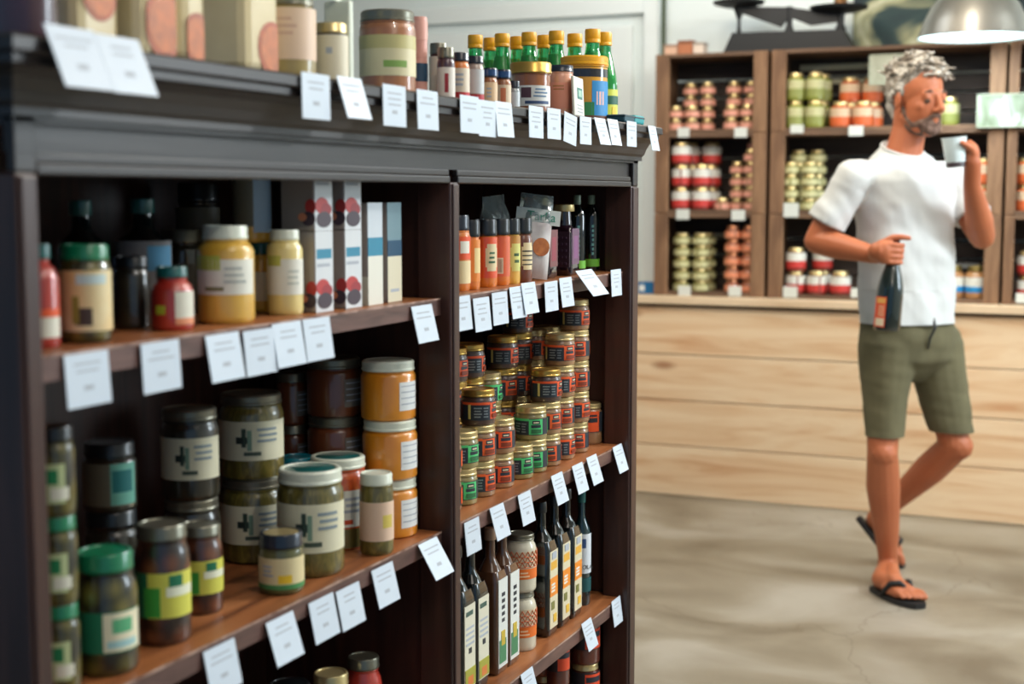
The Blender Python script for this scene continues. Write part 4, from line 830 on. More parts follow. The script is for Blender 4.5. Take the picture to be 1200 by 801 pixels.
# ---------- right bay, lower shelf: oil bottles
z = ZS[2]+.0003
OB = 'oil bottles on the lower right shelf'
def fruitlab(c): return [('x', .10, .90, .07, .62, K((212, 210, 190)))]+[('x', .2, .8, .46-.035*i, .475-.035*i, M_ink) for i in range(4)]+c
for pe, nmx in [(543, 'nearer the divider'), (559.5, 'second from the divider')]:
    sq_bottle('oil_bottle', 'black square oil bottle with a cream label of flowers, '+nmx, 'bottle', pe, 730, 1.0, .052, .262, z, C_dkbot, M_black, fruitlab([('x', .2, .7, .55, .58, K((60, 90, 80))), ('x', .4, .6, .30, .335, M_inkd), ('x', .12, .88, .08, .20, K((160, 160, 60))), ('x', .3, .7, .09, .15, K((206, 120, 60)))]), OB, text=None)
for pe, nmx in [(583, 'left of the brown pair'), (597, 'right of the brown pair')]:
    sq_bottle('oil_bottle', 'brown square oil bottle with a tall white label, '+nmx, 'bottle', pe, 700, 1.0, .052, .262, z, C_brbot, mat('tan_cap', (150, 120, 96), .35), [('x', .10, .85, .05, .66, K((214, 218, 214)))]+[('x', .35, .6, .36+.045*i, .385+.045*i, M_inkd) for i in range(5)]+[('x', .15, .7, .08, .24, K((70, 130, 90))), ('x', .3, .6, .2, .3, K((196, 170, 60)))], OB)
for k, nmx in enumerate(['lower', 'upper']):
    loc, R, _ = fit(590, 629, 650, .998, z, 700)
    t = jar('coconut_jar', 'jar of white coconut cream with an orange triangle pattern, %s of the stacked pair' % nmx, 'jar', (loc[0], loc[1]+.002, z+k*.1126), R*.95, .112 if k == 0 else .108, C_coco, M_silver, [(-176, 176, .24, .72, K((206, 190, 160))), (-176, 176, .24, .42, K((226, 112, 34)))]
        + lines(-70, -30, .26, .38, 2, K((240, 200, 160)), seed=40), lf=.10, lr=.86, neck=.8, sh=.74, group='coconut jars')
    q = MB(); rr = R*.95; hh = .11
    for a in range(-170, 170, 20):
        for j in range(3):
            z0, z1 = hh*(.44+.09*j), hh*(.53+.09*j)
            for (s0, s1) in ((a, a+10), (a+20, a+10)):
                p = [(math.cos(math.radians(v))*(rr+.0012), math.sin(math.radians(v))*(rr+.0012), zz) for v, zz in ((s0, z0), (s1, z1))]; q.tube(p, .0007, K((200, 88, 24)), 4)
            p = [(math.cos(math.radians(v))*(rr+.0012), math.sin(math.radians(v))*(rr+.0012), z0) for v in (a, a+10, a+20)]; q.tube(p, .0006, K((200, 88, 24)), 4)
    q.build('triangle_pattern', t)
for pe, nmx in [(643, 'left of the three'), (658, 'middle of the three'), (672, 'right of the three')]:
    sq_bottle('oil_bottle', 'tall black square oil bottle with an orange and cream label, '+nmx, 'bottle', pe, 680, 1.0, .053, .262, z, C_dkbot, M_black, [('x', .14, .88, .06, .64, K((214, 206, 176))), ('x', .14, .88, .30, .44, K((232, 140, 40))), ('x', .2, .8, .50, .56, K((222, 170, 60)))]+[('x', .25, .6, .33+.025*i, .345+.025*i, IVORY) for i in range(3)]
        + [('x', .25, .55, .2, .26, K((120, 120, 60))), ('x', .45, .75, .1, .16, K((222, 180, 60))), ('x', .3, .7, .58, .63, M_ink)], OB)
loc, R, _ = fit(672, 694, 600, 1.008, z, 640)
t = dark_bottle('teal-black round bottle with a white and red label, last on the right by the post', 683, 0, 1.008+R, R*1.0, .245, z, [(-100, 20, .28, .62, K((214, 222, 230))), (-98, 18, .12, .24, K((20, 80, 84))), (-70, -40, .50, .58, K((50, 80, 130)))], M_teal, None, 'oil_bottle', mat('teal_glass', (8, 40, 44), .08, coat=1))
text_mesh('COLA', .0125, K((40, 44, 50)), 'lettering', t, Matrix.Rotation(-.75, 4, 'Z') @ Matrix.Translation((R+.0008, 0, .082)) @ Matrix.Rotation(PI/2, 4, 'Z') @ Matrix.Rotation(PI/2, 4, 'X'))

# ---------- right bay, bottom shelf: jars under the lowest visible board
z = ZS[3]+.0003
def low(a, b, L, n, where, hh, orange=True):
    loc, R, _ = fit(a, b, 760, L, z, 770); loc = (loc[0], min(loc[1], 2.80-R), z)
    for i in range(n):
        jar('sauce_jar', 'dark sauce jar, %s of the stack %s' % (['bottom', 'second', 'top'][i] if n == 3 else ['bottom', 'top'][i], where), 'jar', (loc[0], loc[1], z+i*hh), R*.96, hh-.0006, nmat('dark_red_paste', [(.3, (70, 28, 20)), (.7, (104, 46, 30))], nscale=30, rough=.35, coat=1), M_goldp, [(-176, 176, .34, .84, K((30, 30, 36))), (-70, 10, .36, .80, K((226, 76, 36))), (-66, 6, .62, .74, K((34, 40, 52)))], lf=.14, lr=.9, group='sauce jars on the bottom right shelf')
low(674, 709, 1.0, 3, 'at the right end of the lowest shelf', .098)
low(640, 668, 1.01, 3, 'second from the right, lowest shelf', .097)
low(622, 652, 1.06, 3, 'third from the right, lowest shelf', .097)

# ---------- price tags hanging from the shelf edges
TG = 'printed price tags on the cabinet'
def ptag(px, py, tilt, label, X=-.9655, w=.066, h=.054, flare=3):
    fl_ = max(flare, 1.9*tilt) if tilt > 0 else flare; X += h/2*math.sin(math.radians(fl_)); h = h/max(.9, math.cos(math.radians(fl_)))
    c = on_x(px, py, X); t = MB(); M = Matrix.Rotation(math.radians(tilt), 4, 'X')
    M = Matrix.Identity(4) if tilt else M; flare = max(flare, 1.9*tilt) if tilt > 0 else flare
    if tilt < 0: M = Matrix.Rotation(math.radians(tilt*1.5), 4, 'X')
    t.box((0, -w/2, -h/2), (.0008, w/2, h/2), M_tag, 0, M)
    r = random.Random(int(px*7+py)); zz = h*.30
    for k in range(r.choice([2, 2, 3])):
        a = w*r.uniform(.22, .38); t.box((.0008, -a, zz-.0011), (.0010, a, zz+.0011), M_ink, 0, M); zz -= .0075
    t.box((.0008, -w*.11, -h*.20), (.0010, w*.11, -h*.11), M_ink, 0, M)
    o = t.build('price_tag'); o.location = c; o.rotation_euler = (0, math.radians(-flare), 0); return tag(o, label, 'price tag', TG)
tp = 'white price tag on the cabinet cornice, '
XT = -.9085
for px, py, ti, lb, s in [(93, 68, 12, 'leftmost, overlapping its neighbour', 1.05), (148, 77, 12, 'second from the left, overlapping its neighbour', 1.03), (370, 113, 0, 'third from the left', 1), (415, 115, 9, 'fourth from the left, tilted', .95), (462, 124, 0, 'below the big orange-brown jar', 1), (501, 129, 1, 'below the pink tins', 1),
        (550, 134, 0, 'left of three that overlap', 1), (571, 139, 0, 'middle of three that overlap', 1), (591, 140, 3, 'right of three that overlap', 1), (628, 143, 0, 'below the wide amber jar', .95), (649, 145, 0, 'below the pink-beige salt jar', .95), (668, 151, -5, 'under the white sachet, leaning left', .95), (686, 153, 0, 'below the mustard tub', .9), (706, 154, 8, 'leaning right below the rightmost green bottle', .9), (720, 155, 6, 'leaning right, partly behind its neighbour', .9), (740, 157, 0, 'below the teal tins', .9)]:
    s *= .97; ptag(px, py, ti, tp+lb, XT+.0012*(int(px) % 3), .066*s, .056*s, 1)
o = ptag(766, 162, 6, tp+'last one, hanging past the right corner', -.9085, .05, .05, 0)
for j, (px, py, ti, lb) in enumerate([(103, 444, 2, 'leftmost'), (189, 429, 1, 'second from the left'), (264, 418, 5, 'third from the left'), (305, 412, 3, 'fourth from the left'), (339, 403, 5, 'fifth from the left'), (373, 397, 4, 'sixth from the left'), (498, 379, 7, 'rightmost, on its own')]):
    ptag(px, py, ti, 'white price tag on the upper left shelf edge, '+lb, -.9655+.0012*(j % 2))
for j, (px, py, ti, lb) in enumerate([(542, 367, 3, 'first after the divider'), (565, 368, 3, 'second after the divider'), (586, 361, 2, 'third after the divider'), (607, 354, 4, 'left one of an overlapping pair'), (621, 349, 5, 'right one of an overlapping pair'), (646, 347, 1, 'below the dark syrup bottles'), (664, 342, 4, 'second one below the dark syrup bottles'), (694, 331, 20, 'strongly tilted, below the slim oil bottles'), (722, 331, 0, 'rightmost, by the post')]):
    ptag(px, py, ti, 'white price tag on the upper right shelf edge, '+lb, -.9655+.0013*(j % 3), w=.088 if ti == 20 else .062)
for j, (px, py, ti, lb) in enumerate([(261, 782, 6, 'leftmost'), (334, 748, 9, 'second from the left, tilted'), (380, 724, 6, 'third from the left'), (411, 710, 6, 'fourth, close beside the third'), (452, 685, 7, 'fifth from the left'), (511, 654, 16, 'rightmost, beside the divider')]):
    ptag(px, py, ti, 'white price tag on the middle left shelf edge, '+lb, -.9655+.0012*(j % 2), w=.062)
for j, (px, py, ti, lb) in enumerate([(554, 628, 3, 'first after the divider'), (586, 611, 8, 'second after the divider'), (617, 595, 6, 'above the coconut jars'), (656, 572, 8, 'above the three tall oil bottles'), (680, 560, 8, 'left of the close pair'), (697, 550, 9, 'right of the close pair'), (727, 537, 9, 'rightmost, by the post')]):
    ptag(px, py, ti, 'white price tag on the middle right shelf edge, '+lb, -.9655+.0012*(j % 2), w=.056)
for j, (px, py, ti, lb) in enumerate([(621, 803, 8, 'leftmost, cut by the picture'), (691, 743, 9, 'second from the right end'), (723, 716, 4, 'rightmost, by the post')]):
    ptag(px, py, ti, 'white price tag on the lower right shelf edge, '+lb, -.9655, w=.054)

# ================================================================ the man
O = on_z(1040, 690, 0)
man = thing('person', 'grey-haired man in white t-shirt and olive shorts walking with a bottle and a cup', 'person', O)
def skin_mat():
    return nmat('skin', [(.3, (174, 98, 62)), (.7, (190, 112, 74))], nscale=5, rough=.5, sss=.12)
M_skin = skin_mat()
M_shirt = mat('white_cotton', (206, 210, 210), .85); M_short = nmat('olive_twill', [(.3, (90, 86, 62)), (.7, (108, 103, 76))], nscale=9, rough=.9)
M_hair = nmat('grey_hair', [(.3, (98, 84, 70)), (.5, (158, 150, 138)), (.7, (212, 210, 202))], nscale=30, detail=5, rough=.6, dist=1)
M_beard = nmat('grizzled_beard', [(.3, (76, 52, 40)), (.7, (126, 100, 86))], nscale=60, rough=.8)
M_rub = mat('black_rubber', (26, 26, 28), .6)
def blob(name, q, m, voxel, it=6, fac=.5, parent=None, disp=None, cut=None):
    """fuse closed pieces into one continuous surface"""
    me = bpy.data.meshes.new(name); me.from_pydata([Vector(v)-O for v in q.v], [], q.f)
    bm = bmesh.new(); bm.from_mesh(me); bmesh.ops.recalc_face_normals(bm, faces=bm.faces[:]); bm.to_mesh(me); bm.free()
    o = bpy.data.objects.new(name+'_raw', me); COL.objects.link(o)
    r = o.modifiers.new('r', 'REMESH'); r.mode = 'VOXEL'; r.voxel_size = voxel; r.use_smooth_shade = True
    s = o.modifiers.new('s', 'SMOOTH'); s.iterations = it; s.factor = fac
    bpy.context.view_layer.update(); dg = bpy.context.evaluated_depsgraph_get()
    res = bpy.data.meshes.new_from_object(o.evaluated_get(dg)); bpy.data.objects.remove(o)
    if disp:
        ns = [v.normal.copy() for v in res.vertices]
        for v, nn in zip(res.vertices, ns): v.co += nn*disp(v.co+O)
    if cut:
        bm = bmesh.new(); bm.from_mesh(res)
        for (p, n) in cut:
            bmesh.ops.bisect_plane(bm, geom=bm.verts[:]+bm.edges[:]+bm.faces[:], plane_co=p-O, plane_no=n, clear_outer=True)
        bm.to_mesh(res); bm.free()
    res.name = name; res.materials.clear(); res.materials.append(m)
    for p in res.polygons: p.use_smooth = True; p.material_index = 0
    ob = bpy.data.objects.new(name, res); COL.objects.link(ob); ob.parent = parent or man
    return ob
def limb(q, pts):
    """pts: (point, radius) chain, rounded ends"""
    P = [Vector(p) for p, r in pts]; Rr = [r for p, r in pts]
    for i in range(len(P)-1):
        n = 5; seg = [(P[i].lerp(P[i+1], k/n), Rr[i]+(Rr[i+1]-Rr[i])*k/n) for k in range(n+1)]
        q.tube([s[0] for s in seg], [s[1] for s in seg], M_skin, 16)
    for p, r in zip(P, Rr): q.ball(p, r*.995, M_skin, 2)
def loft(q, secs, m, n=32, pw=2.3):
    vs = []; fs = []
    for c, a, b in secs:
        for k in range(n):
            t = 2*PI*k/n; ct, st = math.cos(t), math.sin(t)
            vs.append(Vector(c)+a*(abs(ct)**(2/pw)*(1 if ct > 0 else -1))+b*(abs(st)**(2/pw)*(1 if st > 0 else -1)))
    for i in range(len(secs)-1):
        for k in range(n): a, b = i*n+k, i*n+(k+1) % n; fs.append((a, b, b+n, a+n))
    fs.append(tuple(reversed(range(n)))); fs.append(tuple((len(secs)-1)*n+k for k in range(n)))
    q.add(vs, fs, m, True)
J = at
shR, shL = J(999, 211, 4.72), J(1115, 211, 4.88)
left = (shL-shR); left.z = 0; left.normalize(); fwd = left.cross(UP)      # torso axes: his left, his front
elR, wrR = J(957, 282, 4.75), J(1027, 299, 4.58)
elL, wrL = J(1151, 277, 4.75), J(1139, 217, 4.60)
hpR, knR, anR = J(1038, 400, 4.78), J(1034, 530, 4.72), J(1041, 664, 4.81)
hpL, knL, anL = J(1092, 400, 4.88), J(1119, 522, 4.82), J(1034, 600, 5.07)
# head frame
th = math.radians(27); hf = (-FV*math.cos(th)+RV*math.sin(th)); hf = (hf-UP*.10).normalized(); hl = UP.cross(hf).normalized(); hu = hf.cross(hl)
HCN = J(1075, 118, 4.77); HS = 1.04
HM = Matrix(((hf.x*HS, hl.x*HS, hu.x*HS, HCN.x), (hf.y*HS, hl.y*HS, hu.y*HS, HCN.y), (hf.z*HS, hl.z*HS, hu.z*HS, HCN.z), (0, 0, 0, 1)))
R3 = HM.to_3x3()
def hp(x, y, z): return HM @ Vector((x, y, z))
q = MB()
def hball(x, y, z, rx, ry, rz_, m=M_skin): q.ball(hp(x, y, z), (rx, ry, rz_), m, 3, M=R3.to_4x4())
hball(-.014, 0, .040, .096, .075, .086); hball(.026, 0, -.018, .066, .060, .092); hball(.022, 0, -.066, .052, .050, .040); hball(.066, 0, -.092, .020, .022, .018)
limb(q, [(hp(.074, -.040, .022), .0095), (hp(.083, 0, .027), .0115), (hp(.074, .040, .022), .0095)])
limb(q, [(hp(.086, 0, .020), .0085), (hp(.112, 0, -.020), .0125)])
for s in (-1, 1):
    hball(.100, s*.012, -.026, .011, .008, .008); hball(.054, s*.036, -.016, .022, .020, .022); hball(.077, s*.031, .012, .012, .015, .007)
    q.ball(hp(-.006, s*.076, -.002), (.017, .008, .031), M_skin, 2, M=(R3 @ Matrix.Rotation(s*.35, 3, 'Z') @ Matrix.Rotation(.15, 3, 'Y')).to_4x4())
    limb(q, [(hp(.005, s*.052, -.05), .016), (hp(.05, s*.034, -.088), .014)])
limb(q, [(hp(.080, -.020, -.053), .0055), (hp(.091, 0, -.050), .007), (hp(.080, .020, -.053), .0055)])
limb(q, [(hp(.080, -.017, -.063), .006), (hp(.089, 0, -.063), .0075), (hp(.080, .017, -.063), .006)])
nb = J(1058, 184, 4.80)
limb(q, [(hp(-.022, 0, -.03), .058), (hp(-.024, 0, -.09), .056), (nb, .062)])
# trunk
tc = lambda px, py, D=4.81: J(px, py, D)
secs = [(tc(1063, 420), left*.150+0*fwd, fwd*.105), (tc(1063, 385), left*.158, fwd*.11), (tc(1062, 340), left*.145, fwd*.10), (tc(1061, 290), left*.148, fwd*.10), (tc(1059, 240), left*.165, fwd*.108), (tc(1058, 212), left*.170, fwd*.10), (tc(1058, 190), left*.12, fwd*.07), (tc(1058, 180), left*.06, fwd*.055)]
loft(q, secs, M_skin)
# arms
limb(q, [(shR, .058), (shR.lerp(elR, .5), .050), (elR, .042)]); limb(q, [(elR, .043), (elR.lerp(wrR, .3), .046), (elR.lerp(wrR, .7), .035), (wrR, .028)])
limb(q, [(shL, .058), (shL.lerp(elL, .5), .050), (elL, .043)]); limb(q, [(elL, .043), (elL.lerp(wrL, .3), .046), (elL.lerp(wrL, .7), .036), (wrL, .028)])
# legs
limb(q, [(hpR, .078), (hpR.lerp(knR, .6), .058), (knR, .051), (knR.lerp(anR, .3)-FV*-.012, .058), (knR.lerp(anR, .65), .044), (anR.lerp(knR, .12), .034), (anR, .036)])
q.ball(knR-FV*.012, .048, M_skin, 2)
kl = knL.lerp(anL, .32)+FV*.01-UP*.006
limb(q, [(hpL, .078), (hpL.lerp(knL, .6), .060), (knL, .053), (kl, .056), (knL.lerp(anL, .68), .042), (anL.lerp(knL, .1), .034), (anL, .036)])
q.ball(knL-FV*.010+RV*.01, .05, M_skin, 2)
# feet: heel -> toe line, with five toes
def foot(heel, toe, up, ankle, inner):
    d = (toe-heel).normalized(); up = (up-d*up.dot(d)).normalized(); sd = d.cross(up).normalized()*inner   # sd points to the big toe side
    Lf = (toe-heel).length
    a = heel+d*.035+up*.034
    limb(q, [(a, .032), (ankle, .036)]); limb(q, [(a, .032), (heel+d*Lf*.42+up*.032, .031), (heel+d*Lf*.62+up*.026+sd*.006, .027), (heel+d*Lf*.74+up*.022+sd*.012, .022)])
    limb(q, [(ankle, .034), (heel+d*Lf*.45+up*.048, .026), (heel+d*Lf*.66+up*.03, .02)])
    limb(q, [(heel+d*Lf*.40+up*.022-sd*.018, .022), (heel+d*Lf*.68+up*.020-sd*.024, .019)])
    for k in range(5):
        y = .034-.0165*k; l = [.96, .955, .925, .885, .84][k]; r = [.0125, .0088, .0082, .0078, .0075][k]
        limb(q, [(heel+d*Lf*.68+up*.020+sd*y*.9, r*1.15), (heel+d*Lf*(l-.10)+up*.023+sd*y, r), (heel+d*Lf*(l-.02)+up*.014+sd*y, r*.98)])
    return d, up, sd, Lf
heR, toR = on_z(1024, 687, .016), on_z(1077, 707, .016)
fr = foot(heR, toR, UP, anR, -1)
heL, toL = J(1009, 606, 5.12), J(1059, 663, 5.04)
dl = (toL-heL).normalized(); upL = (UP*.6+RV*.62-FV*.25)
fl = foot(heL, toL, upL, anL, 1)
# right hand round the bottle neck
bt0, bt1 = J(1039, 387, 4.53), J(1049, 279, 4.53)
bu = (bt1-bt0).normalized(); BL = .300
def onb(h): return bt0+bu*h
e1 = (-RV-bu*(-RV).dot(bu)).normalized(); e2 = bu.cross(e1); e2 = e2 if e2.dot(FV) < 0 else -e2
hc = onb(.252)
palm = hc+e1*.042+e2*.002
limb(q, [(wrR, .028), (palm+e1*.012, .029)]); q.ball(palm, (.022, .036, .036), M_skin, 3); q.ball(palm+e2*.018-bu*.004+e1*-.006, (.026, .018, .036), M_skin, 3)
def wrap(c, e1, e2, r, a0, a1, rad, lift=0, r0=None, n=5, ax=None):
    pts = []
    for k in range(n+1):
        a = math.radians(a0+(a1-a0)*k/n); rr = r if (r0 is None or k > 1) else r0+(r-r0)*k/2
        pts.append((c+e1*math.cos(a)*rr+e2*math.sin(a)*rr+(ax*lift*k/n if ax else Vector()), rad*(1-.18*k/n)))
    limb(q, pts)
for k in range(4):
    wrap(onb(.274-.0185*k), e1, e2, .0262, 18, [196, 214, 210, 196][k], [.0092, .0095, .009, .0082][k], 0, .042)
limb(q, [(palm+bu*.022, .013), (onb(.296)+e1*.012+e2*.012, .0115), (onb(.300)-e1*.016+e2*.020, .0100), (onb(.298)-e1*.040+e2*.018, .0085)])
# left hand round the cup
cb, ct = J(1120, 196, 4.56), J(1118, 162, 4.56); cu = (ct-cb).normalized(); CH = (ct-cb).length
f1 = (RV-cu*RV.dot(cu)).normalized(); f2 = cu.cross(f1); f2 = f2 if f2.dot(FV) < 0 else -f2
hc2 = cb+cu*.045
palm2 = hc2+f1*.056-f2*.006-cu*.012
limb(q, [(wrL, .028), (palm2-cu*.020, .027)]); q.ball(palm2, (.024, .026, .042), M_skin, 3)
for k in range(4):
    wrap(cb+cu*(.074-.0175*k), f1, -f2, .0440-.0022*k, 6, 116-8*k, [.0090, .0094, .0090, .0080][k], 0, .054)
    limb(q, [(palm2+cu*(.03-.016*k), .012), (cb+cu*(.074-.0175*k)+f1*.052-f2*.010, .0098)])
limb(q, [(palm2+cu*.004+f2*.014, .0135), (hc2+f1*.046+f2*.020+cu*.010, .0118), (hc2+f1*.026+f2*.038+cu*.022, .0100), (hc2+f1*.012+f2*.0415+cu*.030, .0088)])
body = blob('body', q, M_skin, .0036, 6, .5)
# fingernails are too small to see; eyes
for s in (-1, 1):
    q = MB(); q.ball(hp(.0775, s*.031, .002), .0096*HS, mat('shaded_eye_white', (104, 80, 66), .2), 3)  # eye white darkened, socket shade is put into its colour
    q.v = [tuple(Vector(v)-O) for v in q.v]; e = q.build('eye', man)
    q = MB(); q.ball(hp(.0835, s*.0312, .001), .0058*HS, mat('dark_iris', (30, 20, 16), .15), 2); q.v = [tuple(Vector(v)-O) for v in q.v]; q.build('iris', e)
    q = MB(); q.tube([hp(.084, s*.018, .030), hp(.088, s*.030, .034), hp(.078, s*.046, .029)], [.0035, .0045, .002], M_beard, 8); q.v = [tuple(Vector(v)-O) for v in q.v]; q.build('eyebrow', man)
# hair
q = MB(); rn = random.Random(11)
q.ball(hp(-.024, 0, .054), (.094, .079, .086), M_hair, 3, M=R3.to_4x4())
for k in range(800):
    u = rn.uniform(-1, 1); a = rn.uniform(0, 2*PI); d = Vector((math.cos(a)*math.sqrt(1-u*u), math.sin(a)*math.sqrt(1-u*u), u))
    if d.x > .25 and d.z < .34+.1*rn.random(): continue
    if d.z < -.55: continue
    if d.x > -.15 and d.z < -.05 and not (d.x > .0 and d.x < .3 and d.z > -.3): continue
    p = Vector((-.018, 0, .044))+Vector((d.x*.098, d.y*.080, d.z*.094))
    sw = Vector((.8, .35, .1)) if d.z > .2 else Vector((-.35, 0, -.8)); sw -= d*sw.dot(d); dirv = (sw+d*(.62 if d.z > .3 else .12)+Vector((rn.uniform(-.3, .3), rn.uniform(-.3, .3), rn.uniform(-.3, .3)))).normalized(); l = rn.uniform(.010, .022)*(1.75 if d.z > .25 else .7)
    p1 = p+dirv*l*.6; p2 = p1+(dirv+Vector((rn.uniform(-.8, .8), rn.uniform(-.8, .8), -.3)))*l*.5
    q.tube([HM @ (p-d*.012), HM @ p, HM @ p1, HM @ p2], [.0078, .0078, .0060, .0030], M_hair, 6)
for s in (-1, 1):
    limb(q, [(hp(.020, s*.058, .04), .012), (hp(.006, s*.060, .02), .010)])
limb(q, [(hp(-.085, .0, -.02), .024), (hp(-.070, 0, -.062), .016)]); limb(q, [(hp(-.07, .035, -.02), .026), (hp(-.055, .035, -.055), .014)]); limb(q, [(hp(-.07, -.035, -.02), .026), (hp(-.055, -.035, -.055), .014)])
blob('hair', q, M_hair, .0027, 4, .5)
# beard and moustache
q = MB()
limb(q, [(hp(.078, -.026, -.056), .0075), (hp(.090, -.010, -.0425), .0088), (hp(.094, 0, -.041), .0085), (hp(.090, .010, -.0425), .0088), (hp(.078, .026, -.056), .0075)])
limb(q, [(hp(.066, -.036, -.07), .012), (hp(.078, -.018, -.086), .015), (hp(.080, 0, -.091), .017), (hp(.078, .018, -.086), .015), (hp(.066, .036, -.07), .012)])
hball(.0245, 0, -.071, .0555, .0530, .0400, M_beard); hball(.050, 0, -.068, .0445, .0465, .034, M_beard)
for s in (-1, 1): limb(q, [(hp(.078, s*.026, -.054), .0065), (hp(.068, s*.034, -.070), .010), (hp(.040, s*.045, -.078), .0105), (hp(.014, s*.0545, -.052), .010), (hp(.006, s*.062, -.024), .007)])
blob('beard', q, M_beard, .0026, 2, .5)
# t-shirt
q = MB()
hem = tc(1063, 377)
secs = [(tc(1063, 382), left*.172, fwd*.128), (tc(1063, 350), left*.170, fwd*.126), (tc(1062, 310), left*.166, fwd*.120), (tc(1061, 270), left*.170, fwd*.122), (tc(1059, 238), left*.184, fwd*.126), (tc(1058, 212), left*.186, fwd*.114), (tc(1058, 194), left*.150, fwd*.088), (tc(1058, 183), left*.100, fwd*.080-UP*.008), (tc(1058, 175), left*.068, fwd*.070-UP*.027)]
loft(q, secs, M_shirt, 40)
for s_ in (shR, shL):
    m_ = tc(1058, 180).lerp(s_, .28); limb(q, [(m_-UP*.040, .050), (s_-UP*.004-(s_-m_).normalized()*.02, .060)])
def sleeve(a, b, t, r0, r1): e = a.lerp(b, t); limb(q, [(a, r0), (e+(e-a).normalized()*.03, r1)]); return e, (b-a).normalized()
def sleeve2(a, b, t, r0, r1):
    e = a.lerp(b, t); d = (b-a).normalized(); u = d.cross(left).normalized(); v = d.cross(u)
    loft(q, [(a-d*.02, u*r0*.9, v*r0*.9), (a+d*.03, u*r0, v*r0), (a.lerp(e, .6), u*(r0*.4+r1*.6), v*(r0*.4+r1*.6)), (e+d*.012, u*r1, v*r1*1.04)], M_shirt, 24, 2)
    q.ball(a, r0*1.0, M_shirt, 3)
    return e, d
eR, nR = sleeve2(shR, elR, .66, .064, .069); eL, nL = sleeve2(shL, elL, .62, .062, .064)
def folds(p):
    h = (p-O).dot(RV); v = p.z
    s = noise.noise(Vector((h*9+v*5, v*7-h*4, p.y*6)))*.010+noise.noise(Vector((h*20+v*16, v*13-h*8, 3)))*.0045
    if v < 1.02: s += math.sin(h*62+v*16)*.0022
    return s
blob('t_shirt', q, M_shirt, .0045, 4, .5, disp=folds, cut=[(hem, Vector((0, 0, -1)))]+[(eR, nR) if 0 else (eR+nR*.012, (nR+Vector((0, 0, -.0))).normalized())][:0])
q = MB()
ring = []
for k in range(41):
    t = 2*PI*k/40; ring.append(tc(1058, 176)+left*math.cos(t)*.069+fwd*(math.sin(t)*.071)+UP*(-.027*math.sin(t)+.002))
q.tube(ring, .0055, M_shirt, 8); q.v = [tuple(Vector(v)-O) for v in q.v]; q.build('collar', man)
# shorts
q = MB()
secs = [(tc(1063, 366), left*.160, fwd*.116), (tc(1063, 392), left*.168, fwd*.124), (tc(1063, 420, 4.82), left*.172, fwd*.122), (tc(1063, 432, 4.82), left*.120, fwd*.09), (tc(1063, 446, 4.82), left*.05, fwd*.045)]
loft(q, secs, M_short)
hmR, hmL = hpR.lerp(knR, .80), hpL.lerp(knL, .82)
limb(q, [(hpR+UP*-.01+fwd*.012, .102), (hpR.lerp(knR, .5)+RV*.004, .079), (hmR+RV*.005, .066), (hmR-UP*.05+RV*.005, .065)])
limb(q, [(hpL+UP*-.01+fwd*.012, .102), (hpL.lerp(knL, .5), .086), (hmL, .074), (hmL-UP*.05+RV*.012, .073)])
def sf(p):
    h = (p-O).dot(RV); return noise.noise(Vector((h*14, p.z*8, p.y*8)))*.005+noise.noise(Vector((h*7+p.z*22, p.z*24, 1)))*.0022
zc = hmR.z-.006
sh = blob('shorts', q, M_short, .0050, 16, .6, disp=sf, cut=[(Vector((hmR.x, hmR.y, zc-.012)), Vector((0, 0, -1)))])
q = MB()
limb(q, [(tc(1094, 372, 4.70), .004), (tc(1096, 384, 4.68), .005), (tc(1090, 396, 4.68), .004), (tc(1088, 408, 4.69), .003)])
q.v = [tuple(Vector(v)-O) for v in q.v]
for i in range(len(q.m)): pass
q.mats = [M_black]; dc = q.build('drawstring', man)
# flip-flops
def flip(d, up, sd, heel, Lf, nm):
    out = []; n = 26
    for k in range(n):
        t = 2*PI*k/n; u = .5-.5*math.cos(t); w = (.030+.018*math.sin(min(1, u*1.1)*PI*.62)**2)*(abs(math.sin(t))**.55)*(1 if math.sin(t) > 0 else -1)
        out.append((u*(Lf+.022)-.010, w*(1.04 if math.sin(t) > 0 else .98)))
    q = MB(); vs = []; fs = []
    for h in (-.016, -.013, .0, .002):
        k_ = .97 if h in (-.016, .002) else 1
        for u, w in out: vs.append(heel+d*u+sd*w*k_+up*h-O)
    m_ = len(out)
    for i in range(3):
        for k in range(m_): a, b = i*m_+k, i*m_+(k+1) % m_; fs.append((a, b, b+m_, a+m_))
    fs.append(tuple(range(m_))); fs.append(tuple(3*m_+k for k in range(m_))); q.add(vs, fs, M_rub)
    s = q.build('flip_flop', man)
    q = MB(); tp = heel+d*Lf*.80+up*.004+sd*.016
    for sg, wd in ((1, .046), (-1, .046)):
        pts = [tp, tp+up*.020-d*.012+sd*sg*.004, heel+d*Lf*.66+up*.052+sd*(.004+sg*.020), heel+d*Lf*.56+up*.046+sd*sg*.036, heel+d*Lf*.46+up*.018+sd*sg*.043, heel+d*Lf*.42-up*.002+sd*sg*.042]
        q.tube([p-O for p in pts], [.004, .006, .0095, .0095, .0085, .006], M_rub, 10)
    q.build('strap', s)
flip(*fr[:3], heR, fr[3], 'R'); flip(*fl[:3], heL, fl[3], 'L')

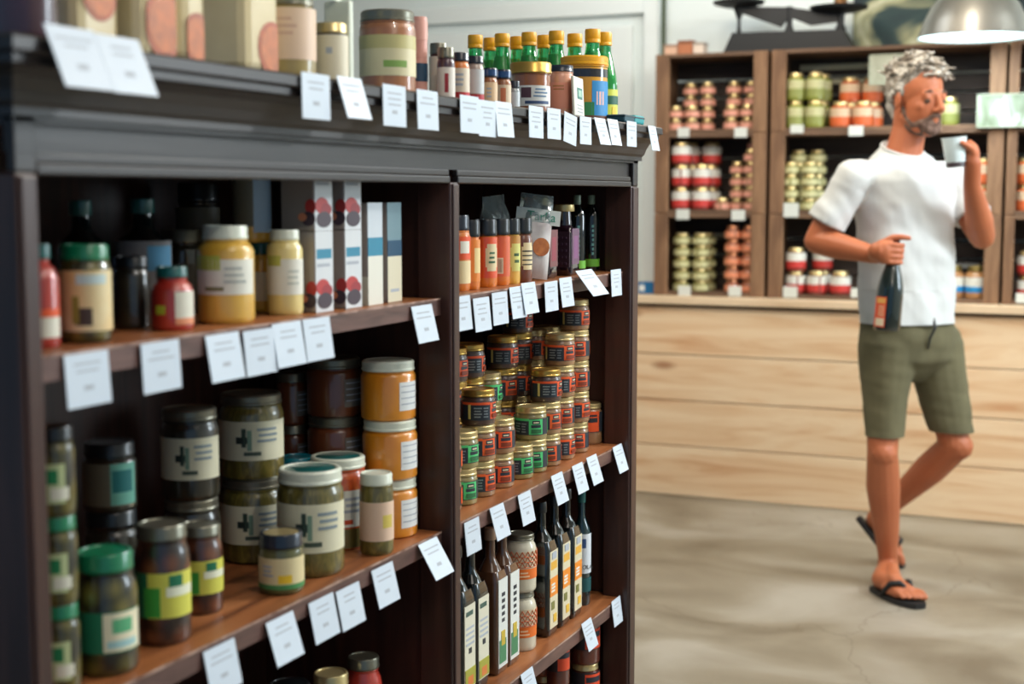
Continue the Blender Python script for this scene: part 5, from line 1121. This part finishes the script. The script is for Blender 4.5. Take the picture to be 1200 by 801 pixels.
# bottle and cup, held
Mb = Matrix.Translation(bt0) @ bu.to_track_quat('Z', 'Y').to_matrix().to_4x4()
t = thing('wine_bottle', 'dark green wine bottle with an orange label, held by its neck against the shorts', 'bottle', bt0); t.rotation_euler = bu.to_track_quat('Z', 'Y').to_euler()
Mi = bu.to_track_quat('Z', 'Y').to_matrix()
q = MB(); q.lathe([(0, .012), (.02, .004), (.036, 0), (.0405, .004), (.042, .012), (.042, .115), (.040, .140), (.034, .170), (.025, .200), (.0175, .226), (.0150, .245), (.0150, .288), (0, .288)], mat('dark_bottle_glass', (16, 28, 26), .16, coat=1), 36); q.build('glass_bottle', t)
q = MB(); q.lathe([(.0158, .262), (.0162, .264), (.0162, .298), (.0150, .301), (0, .301)], M_inkd, 24); q.build('capsule', t)
fa = Mi.inverted() @ (-RV*.80-FV*.6); a0 = math.degrees(math.atan2(fa.y, fa.x))
q = MB(); q.arc(.0422, a0-42, a0+26, .012, .108, K((220, 84, 50))); q.arc(.0427, a0-22, a0+22, .016, .040, K((222, 206, 176))); q.arc(.0427, a0-22, a0+22, .088, .104, K((226, 170, 90)))
for k in range(4): q.arc(.0427, a0-8, a0+20, .048+.009*k, .052+.009*k, K((228, 190, 150)))
q.build('paper_label', t)
t = thing('plastic_cup', 'pale translucent plastic cup with a dark drink in the bottom, raised in one hand', 'cup', cb); t.rotation_euler = cu.to_track_quat('Z', 'Y').to_euler()
q = MB(); q.lathe([(0, 0), (.027, 0), (.0285, .003), (.0385, CH), (.0395, CH+.001), (.0395, CH+.003), (.0372, CH+.002), (.0270, .004), (0, .003)], mat('pale_plastic', (228, 244, 246), .3, trans=.15), 40); q.build('cup_wall', t, fix=False)
q = MB(); q.lathe([(0, .0035), (.0268, .0045), (.0288, .022), (0, .022)], mat('dark_drink', (50, 36, 36), .1), 32); q.build('drink', t)
q = MB(); q.arc(.0292, -179.9, 179.9, .001, .022, mat('dark_cup_foot', (70, 60, 62), .3), .0008); q.build('cup_foot', t)
